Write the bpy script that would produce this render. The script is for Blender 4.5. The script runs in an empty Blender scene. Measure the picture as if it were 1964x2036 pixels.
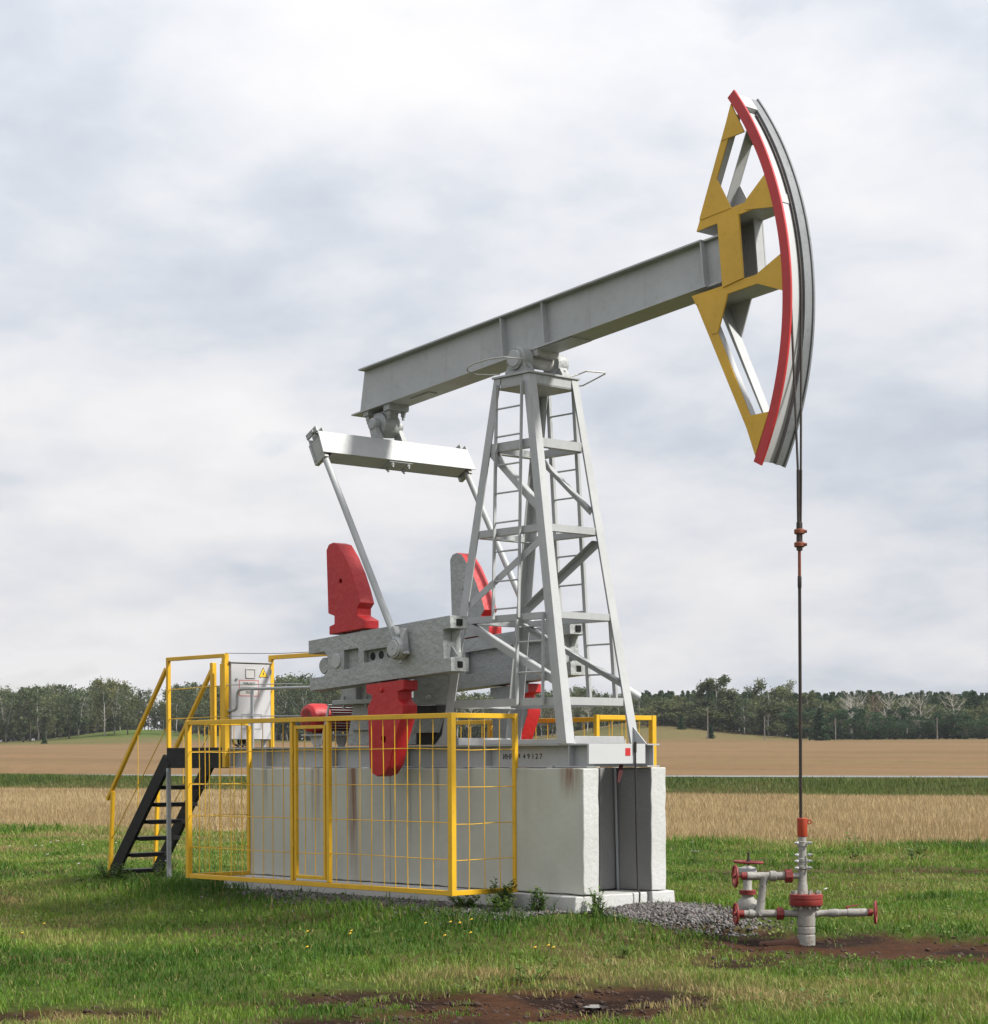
import bpy, bmesh, math, random
import numpy as np
from mathutils import Vector, Matrix
from mathutils.geometry import tessellate_polygon

random.seed(7)
rng = np.random.default_rng(11)
scene = bpy.context.scene
R_ = math.radians

# ------------------------------------------------------------------ camera
CAM = Vector((11.829, -14.3885, 1.65))
FWD = Vector((-0.74045, 0.67211, 0.0))
RGT = Vector((0.67211, 0.74045, 0.0))
ROLL = 0.0052
cam_d = bpy.data.cameras.new('camera')
cam = bpy.data.objects.new('camera', cam_d)
scene.collection.objects.link(cam)
up = Vector((0, 0, 1))
cx_ = math.cos(ROLL) * RGT - math.sin(ROLL) * up
cy_ = math.sin(ROLL) * RGT + math.cos(ROLL) * up
cz_ = -FWD
cam.matrix_world = Matrix(((cx_.x, cy_.x, cz_.x, CAM.x), (cx_.y, cy_.y, cz_.y, CAM.y), (cx_.z, cy_.z, cz_.z, CAM.z), (0, 0, 0, 1)))
cam_d.sensor_fit = 'HORIZONTAL'
cam_d.sensor_width = 36.0
cam_d.lens = 4172.5 / 1964.0 * 36.0
cam_d.shift_y = (1507.6 - 1018.0) / 1964.0
cam_d.clip_start = 0.1
cam_d.clip_end = 9000
scene.camera = cam
scene.render.resolution_x = 988
scene.render.resolution_y = 1024

# ------------------------------------------------------------------ world, sun, exposure
SUN_AZ = Vector((0.87, 0.49, 0)).normalized()     # horizontal direction towards the sun
SUN_EL = R_(44)
world = bpy.data.worlds.new('World')
scene.world = world
world.use_nodes = True
wt = world.node_tree
wn, wl = wt.nodes, wt.links
wn.clear()
out = wn.new('ShaderNodeOutputWorld')
bg = wn.new('ShaderNodeBackground')
bg.inputs['Strength'].default_value = 0.1
sky = wn.new('ShaderNodeTexSky')
sky.sky_type = 'NISHITA'
sky.sun_disc = False
sky.sun_elevation = SUN_EL
sky.sun_rotation = math.atan2(SUN_AZ.x, SUN_AZ.y)
sky.air_density = 1.0
sky.dust_density = 1.5
tc = wn.new('ShaderNodeTexCoord')
sep = wn.new('ShaderNodeSeparateXYZ')
wl.new(tc.outputs['Generated'], sep.inputs[0])
def wmath(op, a, b=None, c=None):
    n = wn.new('ShaderNodeMath'); n.operation = op
    for i, v in enumerate((a, b, c)):
        if v is None: continue
        if isinstance(v, (int, float)): n.inputs[i].default_value = v
        else: wl.new(v, n.inputs[i])
    return n.outputs[0]
zz = wmath('ADD', wmath('MAXIMUM', sep.outputs['Z'], 0.0), 0.30)
px = wmath('DIVIDE', sep.outputs['X'], zz)
py = wmath('DIVIDE', sep.outputs['Y'], zz)
comb = wn.new('ShaderNodeCombineXYZ')
wl.new(px, comb.inputs[0]); wl.new(py, comb.inputs[1])
def wnoise(scale, detail, rough, off, dist=0.0):
    m = wn.new('ShaderNodeMapping'); m.inputs['Location'].default_value = off
    wl.new(comb.outputs[0], m.inputs[0])
    n = wn.new('ShaderNodeTexNoise'); n.inputs['Scale'].default_value = scale
    n.inputs['Detail'].default_value = detail; n.inputs['Roughness'].default_value = rough
    n.inputs['Distortion'].default_value = dist
    wl.new(m.outputs[0], n.inputs['Vector'])
    return n.outputs['Fac']
n_big = wnoise(2.0, 7, 0.5, (24.916, 29.671, 31.808), 0.1)
n_mid = wnoise(6.0, 8, 0.55, (37.698, 29.596, 36.893), 0.15)
n_gap = wnoise(4.2, 7, 0.55, (25.0, 13.7, 8.0), 0.4)
def wramp(fac, stops):
    r = wn.new('ShaderNodeValToRGB'); el = r.color_ramp.elements
    el[0].position, el[0].color = stops[0][0], stops[0][1] + (1,)
    el[1].position, el[1].color = stops[-1][0], stops[-1][1] + (1,)
    for p, c in stops[1:-1]:
        e = el.new(p); e.color = c + (1,)
    wl.new(fac, r.inputs[0]); return r.outputs[0]
mixv = wmath('ADD', wmath('MULTIPLY', n_big, 0.68), wmath('MULTIPLY', n_mid, 0.32))
cloud = wramp(mixv, [(0.33, (0.60, 0.66, 0.76)), (0.41, (0.72, 0.77, 0.85)), (0.475, (0.86, 0.88, 0.935)), (0.54, (0.96, 0.96, 0.99)), (0.62, (1.04, 1.03, 1.04))])
cs = wn.new('ShaderNodeVectorMath'); cs.operation = 'SCALE'; wl.new(wmath('MULTIPLY', wmath('ADD', wmath('MULTIPLY', wmath('MAXIMUM', sep.outputs['Z'], 0.0), 0.80), 0.87), 6.55), cs.inputs['Scale'])   # overcast sky: brighter towards the zenith
wl.new(cloud, cs.inputs[0])
cover = wramp(n_gap, [(0.25, (0.78, 0.78, 0.78)), (0.335, (1, 1, 1))])
mx = wn.new('ShaderNodeMix'); mx.data_type = 'RGBA'
wl.new(cover, mx.inputs[0]); wl.new(sky.outputs[0], mx.inputs[6]); wl.new(cs.outputs[0], mx.inputs[7])
wl.new(mx.outputs[2], bg.inputs['Color'])
wl.new(bg.outputs[0], out.inputs['Surface'])

sun_d = bpy.data.lights.new('sun', 'SUN')
sun_d.energy = 4.5
sun_d.angle = R_(6)
sun_d.color = (1.0, 0.965, 0.90)
sun = bpy.data.objects.new('sun', sun_d)
scene.collection.objects.link(sun)
sd = (SUN_AZ * math.cos(SUN_EL) + up * math.sin(SUN_EL)).normalized()
sun.rotation_euler = sd.to_track_quat('Z', 'Y').to_euler()
sun.location = (20, 20, 30)

vs = scene.view_settings
vs.view_transform = 'Standard'; vs.look = 'None'; vs.exposure = 0.45; vs.gamma = 1.0; vs.use_curve_mapping = False

# ------------------------------------------------------------------ materials
def newmat(name):
    m = bpy.data.materials.new(name); m.use_nodes = True
    nt = m.node_tree; nt.nodes.clear()
    o = nt.nodes.new('ShaderNodeOutputMaterial'); b = nt.nodes.new('ShaderNodeBsdfPrincipled')
    nt.links.new(b.outputs[0], o.inputs[0])
    return m, nt, b
def nd(nt, kind, **kw):
    n = nt.nodes.new(kind)
    for k, v in kw.items():
        setattr(n, k, v)
    return n
def noise(nt, vec, scale, detail=4, rough=0.55, stretch=None):
    if stretch:
        mp = nd(nt, 'ShaderNodeMapping'); mp.inputs['Scale'].default_value = stretch
        nt.links.new(vec, mp.inputs[0]); vec = mp.outputs[0]
    n = nd(nt, 'ShaderNodeTexNoise'); n.inputs['Scale'].default_value = scale
    n.inputs['Detail'].default_value = detail; n.inputs['Roughness'].default_value = rough
    nt.links.new(vec, n.inputs['Vector']); return n.outputs['Fac']
def ramp(nt, fac, stops):
    r = nd(nt, 'ShaderNodeValToRGB'); el = r.color_ramp.elements
    def c4(c): return (c, c, c, 1) if isinstance(c, (int, float)) else tuple(c) + (1,)
    el[0].position, el[0].color = stops[0][0], c4(stops[0][1])
    el[1].position, el[1].color = stops[-1][0], c4(stops[-1][1])
    for p, c in stops[1:-1]:
        e = el.new(p); e.color = c4(c)
    nt.links.new(fac, r.inputs[0]); return r.outputs[0]
def mixc(nt, fac, a, b, mode='MIX'):
    m = nd(nt, 'ShaderNodeMix', data_type='RGBA', blend_type=mode)
    for i, v in ((0, fac), (6, a), (7, b)):
        if isinstance(v, (int, float)): m.inputs[i].default_value = v
        elif isinstance(v, tuple): m.inputs[i].default_value = v + (1,)
        else: nt.links.new(v, m.inputs[i])
    return m.outputs[2]
def bump(nt, b, h, strength, dist=0.01):
    n = nd(nt, 'ShaderNodeBump'); n.inputs['Strength'].default_value = strength; n.inputs['Distance'].default_value = dist
    nt.links.new(h, n.inputs['Height']); nt.links.new(n.outputs[0], b.inputs['Normal'])
def gpos(nt): return nd(nt, 'ShaderNodeNewGeometry').outputs['Position']

def paint(name, col, rough=0.45, dirt=None, dirt_amt=0.35, var=0.12, bstr=0.15, bscale=45, metal=0.0, streak=0.0, streak_col=(0.2, 0.1, 0.05), bdist=0.006):
    m, nt, b = newmat(name)
    p = gpos(nt)
    n1 = noise(nt, p, 2.3, 5, 0.6)
    n2 = noise(nt, p, 19, 5, 0.65)
    base = mixc(nt, ramp(nt, n1, [(0.3, 0.0), (0.7, 1.0)]), tuple(c * (1 - var) for c in col), tuple(min(1, c * (1 + var)) for c in col))
    if dirt:
        f = ramp(nt, n2, [(0.56, 0.0), (0.75, dirt_amt)])
        base = mixc(nt, f, base, dirt)
    if streak:
        n3 = noise(nt, p, 5.0, 4, 0.6, (3.0, 3.0, 0.22))
        f = ramp(nt, n3, [(0.58, 0.0), (0.76, streak)])
        base = mixc(nt, f, base, streak_col)
    nt.links.new(base, b.inputs['Base Color'])
    r = ramp(nt, n2, [(0.3, rough - 0.08), (0.75, min(1, rough + 0.14))])
    nt.links.new(r, b.inputs['Roughness'])
    b.inputs['Metallic'].default_value = metal
    if bstr: bump(nt, b, noise(nt, p, bscale, 4, 0.6), bstr, bdist)
    return m

M = {}
M['silver'] = paint('silver_paint', (0.355, 0.365, 0.37), 0.50, (0.19, 0.18, 0.16), 0.28, 0.09, 0.15, 30, 0.1, 0.30, (0.20, 0.165, 0.13))
M['silver_cast'] = paint('silver_cast_iron', (0.30, 0.312, 0.312), 0.52, (0.17, 0.16, 0.145), 0.3, 0.10, 0.9, 15, 0.15, bdist=0.022)
M['silver_dirty'] = paint('stained_silver_paint', (0.34, 0.34, 0.325), 0.5, (0.12, 0.09, 0.06), 0.55, 0.12, 0.3, 40, 0.1, 0.5, (0.16, 0.11, 0.07))
M['guide_grey'] = paint('blue_grey_rim_steel', (0.165, 0.175, 0.185), 0.55, (0.05, 0.05, 0.05), 0.6, 0.18, 0.3, 30, 0.1, 0.5, (0.05, 0.048, 0.045))
M['cabinet'] = paint('cabinet_grey_white', (0.43, 0.43, 0.44), 0.45, (0.3, 0.29, 0.27), 0.2, 0.05, 0.03, 30)
M['well_grey'] = paint('weathered_grey_paint', (0.25, 0.242, 0.22), 0.6, (0.06, 0.042, 0.03), 1.0, 0.25, 0.8, 45, 0.0, 0.7, (0.15, 0.10, 0.07))
M['white'] = paint('white_paint', (0.43, 0.44, 0.45), 0.4, (0.3, 0.28, 0.25), 0.2, 0.04, 0.05, 30)
M['yellow'] = paint('yellow_paint', (0.60, 0.345, 0.010), 0.42, (0.30, 0.17, 0.03), 0.35, 0.10, 0.2, 40)
M['yellow_head'] = paint('ochre_yellow_paint', (0.56, 0.325, 0.022), 0.5, (0.32, 0.20, 0.03), 0.35, 0.10, 0.35, 22)
M['red'] = paint('red_paint', (0.40, 0.011, 0.014), 0.5, (0.20, 0.010, 0.012), 0.30, 0.10, 0.5, 14, bdist=0.016)
M['red_rim'] = paint('red_rim_paint', (0.42, 0.018, 0.020), 0.42, (0.25, 0.03, 0.02), 0.3, 0.10, 0.3, 30)
M['orange'] = paint('orange_red_paint', (0.32, 0.036, 0.010), 0.55, (0.22, 0.04, 0.02), 0.45, 0.12, 0.25, 40)
M['dullred'] = paint('dull_red_paint', (0.175, 0.016, 0.013), 0.6, (0.10, 0.03, 0.02), 0.6, 0.15, 0.3, 50)
M['flange_red'] = paint('weathered_flange_red', (0.20, 0.018, 0.013), 0.6, (0.16, 0.05, 0.03), 0.6, 0.15, 0.3, 40)
M['black'] = paint('black_paint', (0.006, 0.006, 0.0065), 0.5, (0.03, 0.027, 0.024), 0.25, 0.2, 0.2, 40)
M['darksteel'] = paint('dark_oily_steel', (0.035, 0.028, 0.024), 0.38, (0.10, 0.05, 0.03), 0.5, 0.3, 0.2, 60, 0.4)
M['rustrod'] = paint('rusty_rod_steel', (0.17, 0.045, 0.02), 0.55, (0.05, 0.025, 0.02), 0.6, 0.2, 0.2, 60, 0.2)
M['muddy'] = paint('mud_caked_pipe', (0.12, 0.055, 0.035), 0.85, (0.07, 0.04, 0.028), 0.6, 0.2, 0.8, 40)
M['rope'] = paint('wire_rope_steel', (0.045, 0.04, 0.036), 0.5, (0.10, 0.07, 0.05), 0.4, 0.2, 0.9, 110, 0.3)
M['black'].node_tree.nodes['Principled BSDF'].inputs['Specular IOR Level'].default_value = 0.25
M['galv'] = paint('galvanised_pipe', (0.32, 0.335, 0.35), 0.45, (0.25, 0.24, 0.22), 0.3, 0.08, 0.1, 30, 0.3)
M['rubber'] = paint('black_rubber', (0.015, 0.014, 0.014), 0.6, None, 0, 0.2, 0.1, 40)
M['ink'] = paint('black_lettering', (0.012, 0.012, 0.012), 0.6, None, 0, 0.1, 0)
M['signred'] = paint('sign_border_red', (0.42, 0.06, 0.07), 0.5, None, 0, 0.1, 0)
M['signwhite'] = paint('sign_white', (0.46, 0.455, 0.44), 0.5, None, 0, 0.03, 0)
M['signyellow'] = paint('sign_yellow', (0.72, 0.46, 0.02), 0.45, None, 0, 0.05, 0)

# concrete, painted thinly: wavy board marks, drips, rust streaks
def concrete(name, col, bscale, bstr, streak, stains=()):
    m, nt, b = newmat(name)
    p = gpos(nt)
    n1 = noise(nt, p, 0.9, 6, 0.6); n2 = noise(nt, p, 7, 7, 0.72); n3 = noise(nt, p, 3.0, 5, 0.6, (1.5, 1.5, 0.16)); n4 = noise(nt, p, 9, 5, 0.65, (2.2, 2.2, 0.10)); n5 = noise(nt, p, 2.4, 6, 0.6)
    base = mixc(nt, ramp(nt, n1, [(0.3, 0.0), (0.7, 1.0)]), tuple(c * 0.86 for c in col), tuple(c * 1.08 for c in col))
    base = mixc(nt, ramp(nt, n5, [(0.45, 0.0), (0.75, 0.35)]), base, (col[0] * 0.80, col[1] * 0.79, col[2] * 0.70))
    base = mixc(nt, ramp(nt, n2, [(0.60, 0.0), (0.82, 0.5)]), base, (0.22, 0.21, 0.18))
    base = mixc(nt, ramp(nt, n3, [(0.55, 0.0), (0.80, streak)]), base, (0.25, 0.24, 0.20))
    if stains:
        sx = nd(nt, 'ShaderNodeSeparateXYZ'); nt.links.new(p, sx.inputs[0])
        def mth(op, a, b_=0.0, c=0.0):
            n = nd(nt, 'ShaderNodeMath', operation=op)
            for i, v in enumerate((a, b_, c)):
                if isinstance(v, (int, float)): n.inputs[i].default_value = v
                else: nt.links.new(v, n.inputs[i])
            return n.outputs[0]
        for (x0, w_, z0, z1, amt, cc) in stains:      # rust and dirt that ran down from the steel above
            f = mth('SUBTRACT', 1.0, mth('DIVIDE', mth('ABSOLUTE', mth('SUBTRACT', sx.outputs['X'], x0)), w_))
            mr = nd(nt, 'ShaderNodeMapRange'); mr.interpolation_type = 'SMOOTHSTEP'; mr.inputs['From Min'].default_value = z0; mr.inputs['From Max'].default_value = z1
            nt.links.new(sx.outputs['Z'], mr.inputs[0])
            f = mth('MULTIPLY', mth('MAXIMUM', f, 0.0), mr.outputs[0])
            f = mth('MULTIPLY', mth('MULTIPLY', f, ramp(nt, n4, [(0.35, 0.2), (0.62, 1.0)])), amt)
            cl_ = nd(nt, 'ShaderNodeClamp'); nt.links.new(f, cl_.inputs[0])
            base = mixc(nt, cl_.outputs[0], base, cc)
    nt.links.new(base, b.inputs['Base Color'])
    b.inputs['Roughness'].default_value = 0.72
    bump(nt, b, mixc(nt, 0.35, noise(nt, p, bscale, 5, 0.6), n2), bstr, 0.012)
    return m
RUST, GRIME = (0.19, 0.105, 0.065), (0.15, 0.145, 0.125)
M['concrete'] = concrete('painted_concrete', (0.43, 0.437, 0.39), 14, 0.35, 0.30, [(-5.615, 0.085, 0.1, 1.1, 1.7, RUST), (-5.70, 0.05, 0.4, 1.5, 0.9, RUST), (-6.22, 0.06, 0.5, 1.5, 0.9, RUST), (-6.33, 0.04, 0.4, 1.5, 0.7, RUST), (-4.68, 0.06, 0.3, 1.4, 0.6, GRIME), (-7.20, 0.06, 0.9, 1.5, 1.2, GRIME), (-2.34, 0.17, 1.2, 1.5, 1.5, RUST), (-4.25, 0.05, 0.6, 1.5, 0.7, GRIME), (-3.75, 0.05, 0.7, 1.6, 0.6, GRIME), (-3.1, 0.25, 1.4, 1.62, 0.7, GRIME)])
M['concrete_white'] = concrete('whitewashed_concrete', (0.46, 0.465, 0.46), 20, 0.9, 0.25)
M['concrete_inner'] = concrete('inner_grey_concrete', (0.215, 0.215, 0.215), 26, 1.0, 0.3)  # darker grey for the faces inside the foundation
M['concrete_foot'] = concrete('footing_concrete', (0.42, 0.42, 0.405), 22, 0.8, 0.3)

# ------------------------------------------------------------------ mesh helpers
COL = scene.collection
class MB:
    def __init__(s): s.v = []; s.f = []; s.m = []
    def add(s, vs, fs, mi=0):
        o = len(s.v); s.v += [tuple(v) for v in vs]
        for f in fs: s.f.append(tuple(i + o for i in f)); s.m.append(mi)
        return s
    def box(s, lo, hi, mi=0):
        (a, b, c), (d, e, f) = lo, hi
        return s.add([(a, b, c), (d, b, c), (d, e, c), (a, e, c), (a, b, f), (d, b, f), (d, e, f), (a, e, f)],
                     [(0, 3, 2, 1), (4, 5, 6, 7), (0, 1, 5, 4), (1, 2, 6, 5), (2, 3, 7, 6), (3, 0, 4, 7)], mi)
    def bar(s, p0, p1, w, h, side=None, mi=0):
        """box from p0 to p1; w along 'side' direction, h along the third one"""
        p0, p1 = Vector(p0), Vector(p1); d = (p1 - p0).normalized()
        sv = Vector(side) if side else (Vector((0, 0, 1)).cross(d) if abs(d.z) < 0.95 else Vector((1, 0, 0)))
        sv = (sv - d * sv.dot(d)).normalized(); t = d.cross(sv)
        vs = []
        for p in (p0, p1):
            for a, b in ((-1, -1), (1, -1), (1, 1), (-1, 1)): vs.append(p + sv * (a * w / 2) + t * (b * h / 2))
        return s.add(vs, [(3, 2, 1, 0), (4, 5, 6, 7), (0, 1, 5, 4), (1, 2, 6, 5), (2, 3, 7, 6), (3, 0, 4, 7)], mi)
    def tube(s, p0, p1, r0, r1=None, n=12, mi=0): return s.lathe(p0, p1, [(0, r0), (1, r0 if r1 is None else r1)], n, mi, rel=True)
    def lathe(s, p0, p1, prof, n=16, mi=0, rel=False):
        """profile of (t, r) along p0->p1; t in metres, or 0..1 when rel"""
        p0, p1 = Vector(p0), Vector(p1); d = p1 - p0; L = d.length; d.normalize()
        a = d.orthogonal().normalized(); b = d.cross(a)
        vs = []; fs = []
        for (t, r) in prof:
            c = p0 + d * (t * L if rel else t)
            for k in range(n):
                an = 2 * math.pi * k / n; vs.append(c + (a * math.cos(an) + b * math.sin(an)) * r)
        m = len(prof)
        for i in range(m - 1):
            for k in range(n):
                k2 = (k + 1) % n; fs.append((i * n + k, i * n + k2, (i + 1) * n + k2, (i + 1) * n + k))
        fs.append(tuple(reversed(range(n)))); fs.append(tuple(range((m - 1) * n, m * n)))
        return s.add(vs, fs, mi)
    def pipe(s, pts, r, n=8, mi=0, closed=False):
        pts = [Vector(p) for p in pts]; vs = []; fs = []; N = len(pts); a = None
        for i, p in enumerate(pts):
            d = (pts[(i + 1) % N] - pts[i - 1]) if closed else (pts[min(i + 1, N - 1)] - pts[max(i - 1, 0)])
            d.normalize()
            a = d.orthogonal().normalized() if a is None else (a - d * a.dot(d)).normalized()
            b = d.cross(a); rr = r[i] if isinstance(r, (list, tuple)) else r
            for k in range(n):
                an = 2 * math.pi * k / n; vs.append(p + (a * math.cos(an) + b * math.sin(an)) * rr)
        for i in range(N if closed else N - 1):
            j = (i + 1) % N
            for k in range(n):
                k2 = (k + 1) % n; fs.append((i * n + k, i * n + k2, j * n + k2, j * n + k))
        if not closed: fs.append(tuple(reversed(range(n)))); fs.append(tuple(range((N - 1) * n, N * n)))
        return s.add(vs, fs, mi)
    def prism(s, poly, y0, y1, holes=(), mi=0, mi0=None, mi1=None, fn=None):
        """XZ polygon (with holes) extruded along Y; mi0 / mi1 materials of the y0 / y1 caps"""
        fn = fn or (lambda x, y, z: (x, y, z))
        loops = [list(poly)] + [list(h) for h in holes]
        tri = tessellate_polygon([[Vector((x, z, 0)) for x, z in l] for l in loops])
        flat = [q for l in loops for q in l]; n = len(flat)
        vs = [fn(x, y0, z) for x, z in flat] + [fn(x, y1, z) for x, z in flat]
        if holes or len(poly) > 4:
            s.add(vs, [], mi); o = len(s.v) - 2 * n
            for t in tri:
                s.f.append(tuple(o + i for i in t)); s.m.append(mi if mi0 is None else mi0)
                s.f.append(tuple(o + n + i for i in reversed(t))); s.m.append(mi if mi1 is None else mi1)
        else:
            s.add(vs, [], mi); o = len(s.v) - 2 * n
            s.f.append(tuple(o + i for i in range(n))); s.m.append(mi if mi0 is None else mi0)
            s.f.append(tuple(o + n + i for i in reversed(range(n)))); s.m.append(mi if mi1 is None else mi1)
        k = 0
        for l in loops:
            L = len(l)
            for i in range(L):
                j = (i + 1) % L
                s.f.append((o + k + i, o + k + j, o + n + k + j, o + n + k + i)); s.m.append(mi)
            k += L
        return s
    def ring(s, c, r0, r1, a0, a1, y0, y1, n=40, mi=0):
        poly = []
        for i in range(n + 1):
            a = R_(a0 + (a1 - a0) * i / n); poly.append((c[0] + r1 * math.cos(a), c[1] + r1 * math.sin(a)))
        inner = []
        for i in range(n + 1):
            a = R_(a0 + (a1 - a0) * i / n); inner.append((c[0] + r0 * math.cos(a), c[1] + r0 * math.sin(a)))
        vs = []; fs = []
        for i in range(n + 1):
            for (x, z), y in ((inner[i], y0), (poly[i], y0), (poly[i], y1), (inner[i], y1)): vs.append((x, y, z))
        for i in range(n):
            for k in range(4):
                k2 = (k + 1) % 4; fs.append((i * 4 + k, i * 4 + k2, (i + 1) * 4 + k2, (i + 1) * 4 + k))
        fs.append((3, 2, 1, 0)); fs.append((n * 4, n * 4 + 1, n * 4 + 2, n * 4 + 3))
        return s.add(vs, fs, mi)
    def build(s, name, mat, parent=None, bevel=0.0, angle=35, seg=1):
        me = bpy.data.meshes.new(name); me.from_pydata(s.v, [], s.f)
        for m in (mat if isinstance(mat, (list, tuple)) else [mat]): me.materials.append(M[m] if isinstance(m, str) else m)
        me.polygons.foreach_set('material_index', s.m)
        bm = bmesh.new(); bm.from_mesh(me); bmesh.ops.recalc_face_normals(bm, faces=bm.faces); bm.to_mesh(me); bm.free()
        me.shade_smooth(); me.set_sharp_from_angle(angle=R_(angle))
        o = bpy.data.objects.new(name, me); COL.objects.link(o)
        if bevel:
            b = o.modifiers.new('bevel', 'BEVEL'); b.width = bevel; b.segments = seg; b.limit_method = 'ANGLE'; b.angle_limit = R_(40); b.harden_normals = True
        if parent: adopt(o, parent)
        return o
def wloc(o):
    return o.location + (wloc(o.parent) - wloc(o.parent) if o.parent else Vector())
def adopt(o, parent):
    """parent a mesh given in world coordinates"""
    o.parent = parent
    base = parent
    while base.parent: base = base.parent
    if base.type == 'EMPTY' and parent is base: o.matrix_parent_inverse = Matrix.Translation(-base.location)
    elif parent is base and base.location.length > 0: o.matrix_parent_inverse = Matrix.Translation(-base.location)
def tag(o, label, cat, group=None, kind=None):
    if kind: o['kind'] = kind
    if label: o['label'] = label
    if cat: o['category'] = cat
    if group: o['group'] = group
    return o
def thing(name, loc, label, cat, group=None):
    o = bpy.data.objects.new(name, None); o.empty_display_size = 0.2; COL.objects.link(o); o.location = loc
    return tag(o, label, cat, group)
def text_mesh(name, body, size, mat, parent, origin, xdir, ydir, spacing=1.0, align='LEFT', bold=0.0):
    cu = bpy.data.curves.new(name, 'FONT'); cu.body = body; cu.size = size; cu.space_character = spacing; cu.align_x = align; cu.extrude = 0.0008; cu.offset = bold
    t = bpy.data.objects.new(name, cu); COL.objects.link(t)
    bpy.context.view_layer.update()
    me = bpy.data.meshes.new_from_object(t.evaluated_get(bpy.context.evaluated_depsgraph_get()))
    COL.objects.unlink(t); bpy.data.objects.remove(t)
    x, y, o = Vector(xdir).normalized(), Vector(ydir).normalized(), Vector(origin); z = x.cross(y)
    me.transform(Matrix(((x.x, y.x, z.x, o.x), (x.y, y.y, z.y, o.y), (x.z, y.z, z.z, o.z), (0, 0, 0, 1))))
    me.materials.clear(); me.materials.append(M[mat])
    ob = bpy.data.objects.new(name, me); COL.objects.link(ob); adopt(ob, parent); return ob
def lerp(a, b, t): return a + (b - a) * t

# ------------------------------------------------------------------ terrain
def vnoise(x, y, seed=0):
    x = np.asarray(x, float); y = np.asarray(y, float)
    xi = np.floor(x).astype(np.int64); yi = np.floor(y).astype(np.int64); fx = x - xi; fy = y - yi
    fx = fx * fx * (3 - 2 * fx); fy = fy * fy * (3 - 2 * fy)
    def h(a, b):
        n = (a * 374761393 + b * 668265263 + seed * 1442695041) & 0x7fffffff
        n = ((n ^ (n >> 13)) * 1274126177) & 0x7fffffff
        n = (n ^ (n >> 16)) & 0x7fffffff
        return (n % 100003) / 100003.0
    return (h(xi, yi) * (1 - fx) + h(xi + 1, yi) * fx) * (1 - fy) + (h(xi, yi + 1) * (1 - fx) + h(xi + 1, yi + 1) * fx) * fy
def fbm(x, y, seed=0, oct=4):
    s = 0; a = 0.5; t = 0
    for i in range(oct):
        s = s + a * vnoise(x * 2 ** i, y * 2 ** i, seed + i * 17); t += a; a *= 0.5
    return s / t
def sstep(a, b, x):
    t = np.clip((x - a) / (b - a), 0, 1); return t * t * (3 - 2 * t)
def DR(x, y):
    dx = x - CAM.x; dy = y - CAM.y
    return dx * FWD.x + dy * FWD.y, dx * RGT.x + dy * RGT.y
def XY(D, r): return CAM.x + FWD.x * D + RGT.x * r, CAM.y + FWD.y * D + RGT.y * r
def vcoord(x, y): return y - 0.13 * x
MUD = [ # D, r, half extents in D and r, strength: bare patches of ground
    (18.1, 3.0, 1.15, 1.85, 1.0), (17.7, 4.8, 1.15, 1.5, 1.0), (14.35, 0.75, 0.75, 0.95, 1.0), (13.7, 0.35, 0.62, 1.15, 1.0), (14.6, -0.55, 0.50, 1.3, 1.0),
    (14.3, -1.6, 0.28, 0.8, 0.85), (13.75, -2.6, 0.30, 0.7, 0.7), (13.6, -3.1, 0.40, 0.45, 0.85), (29.5, 5.6, 0.8, 2.6, 0.7), (33.0, 4.2, 0.7, 1.6, 0.5), (15.4, 0.1, 0.30, 0.6, 0.7), (17.0, 2.0, 0.5, 0.5, 0.6),
    (24.5, 4.2, 0.5, 1.0, 0.4), (13.2, -0.6, 0.5, 1.0, 0.8)]
def mudmask(x, y):
    D, r = DR(x, y)
    wob = (fbm(x * 1.3, y * 1.3, 5) - 0.5) * 1.9 + (fbm(x * 5, y * 5, 9) - 0.5) * 1.6
    m = np.zeros_like(np.asarray(x, float))
    for d0, r0, hd, hr, s in MUD:
        q = np.sqrt(((D - d0) / hd) ** 2 + ((r - r0) / hr) ** 2) + wob * 0.55
        m = np.maximum(m, s * (1 - sstep(0.55, 1.25, q)))
    return m * (0.78 + 0.40 * sstep(0.36, 0.60, fbm(x * 2.6, y * 2.6, 13)))
def rectdist(x, y, x0, x1, y0, y1):
    dx = np.maximum(np.maximum(x0 - x, x - x1), 0); dy = np.maximum(np.maximum(y0 - y, y - y1), 0)
    return np.sqrt(dx * dx + dy * dy)
def wheat_edge(x, y): return vcoord(x, y) - (16.2 + 0.10 * (x + 20) * 1.0 * -0.0 + np.clip((x + 21) * 0.155, -3, 3) + (fbm(x * 0.35, y * 0.35, 31) - 0.5) * 3.0)
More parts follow.
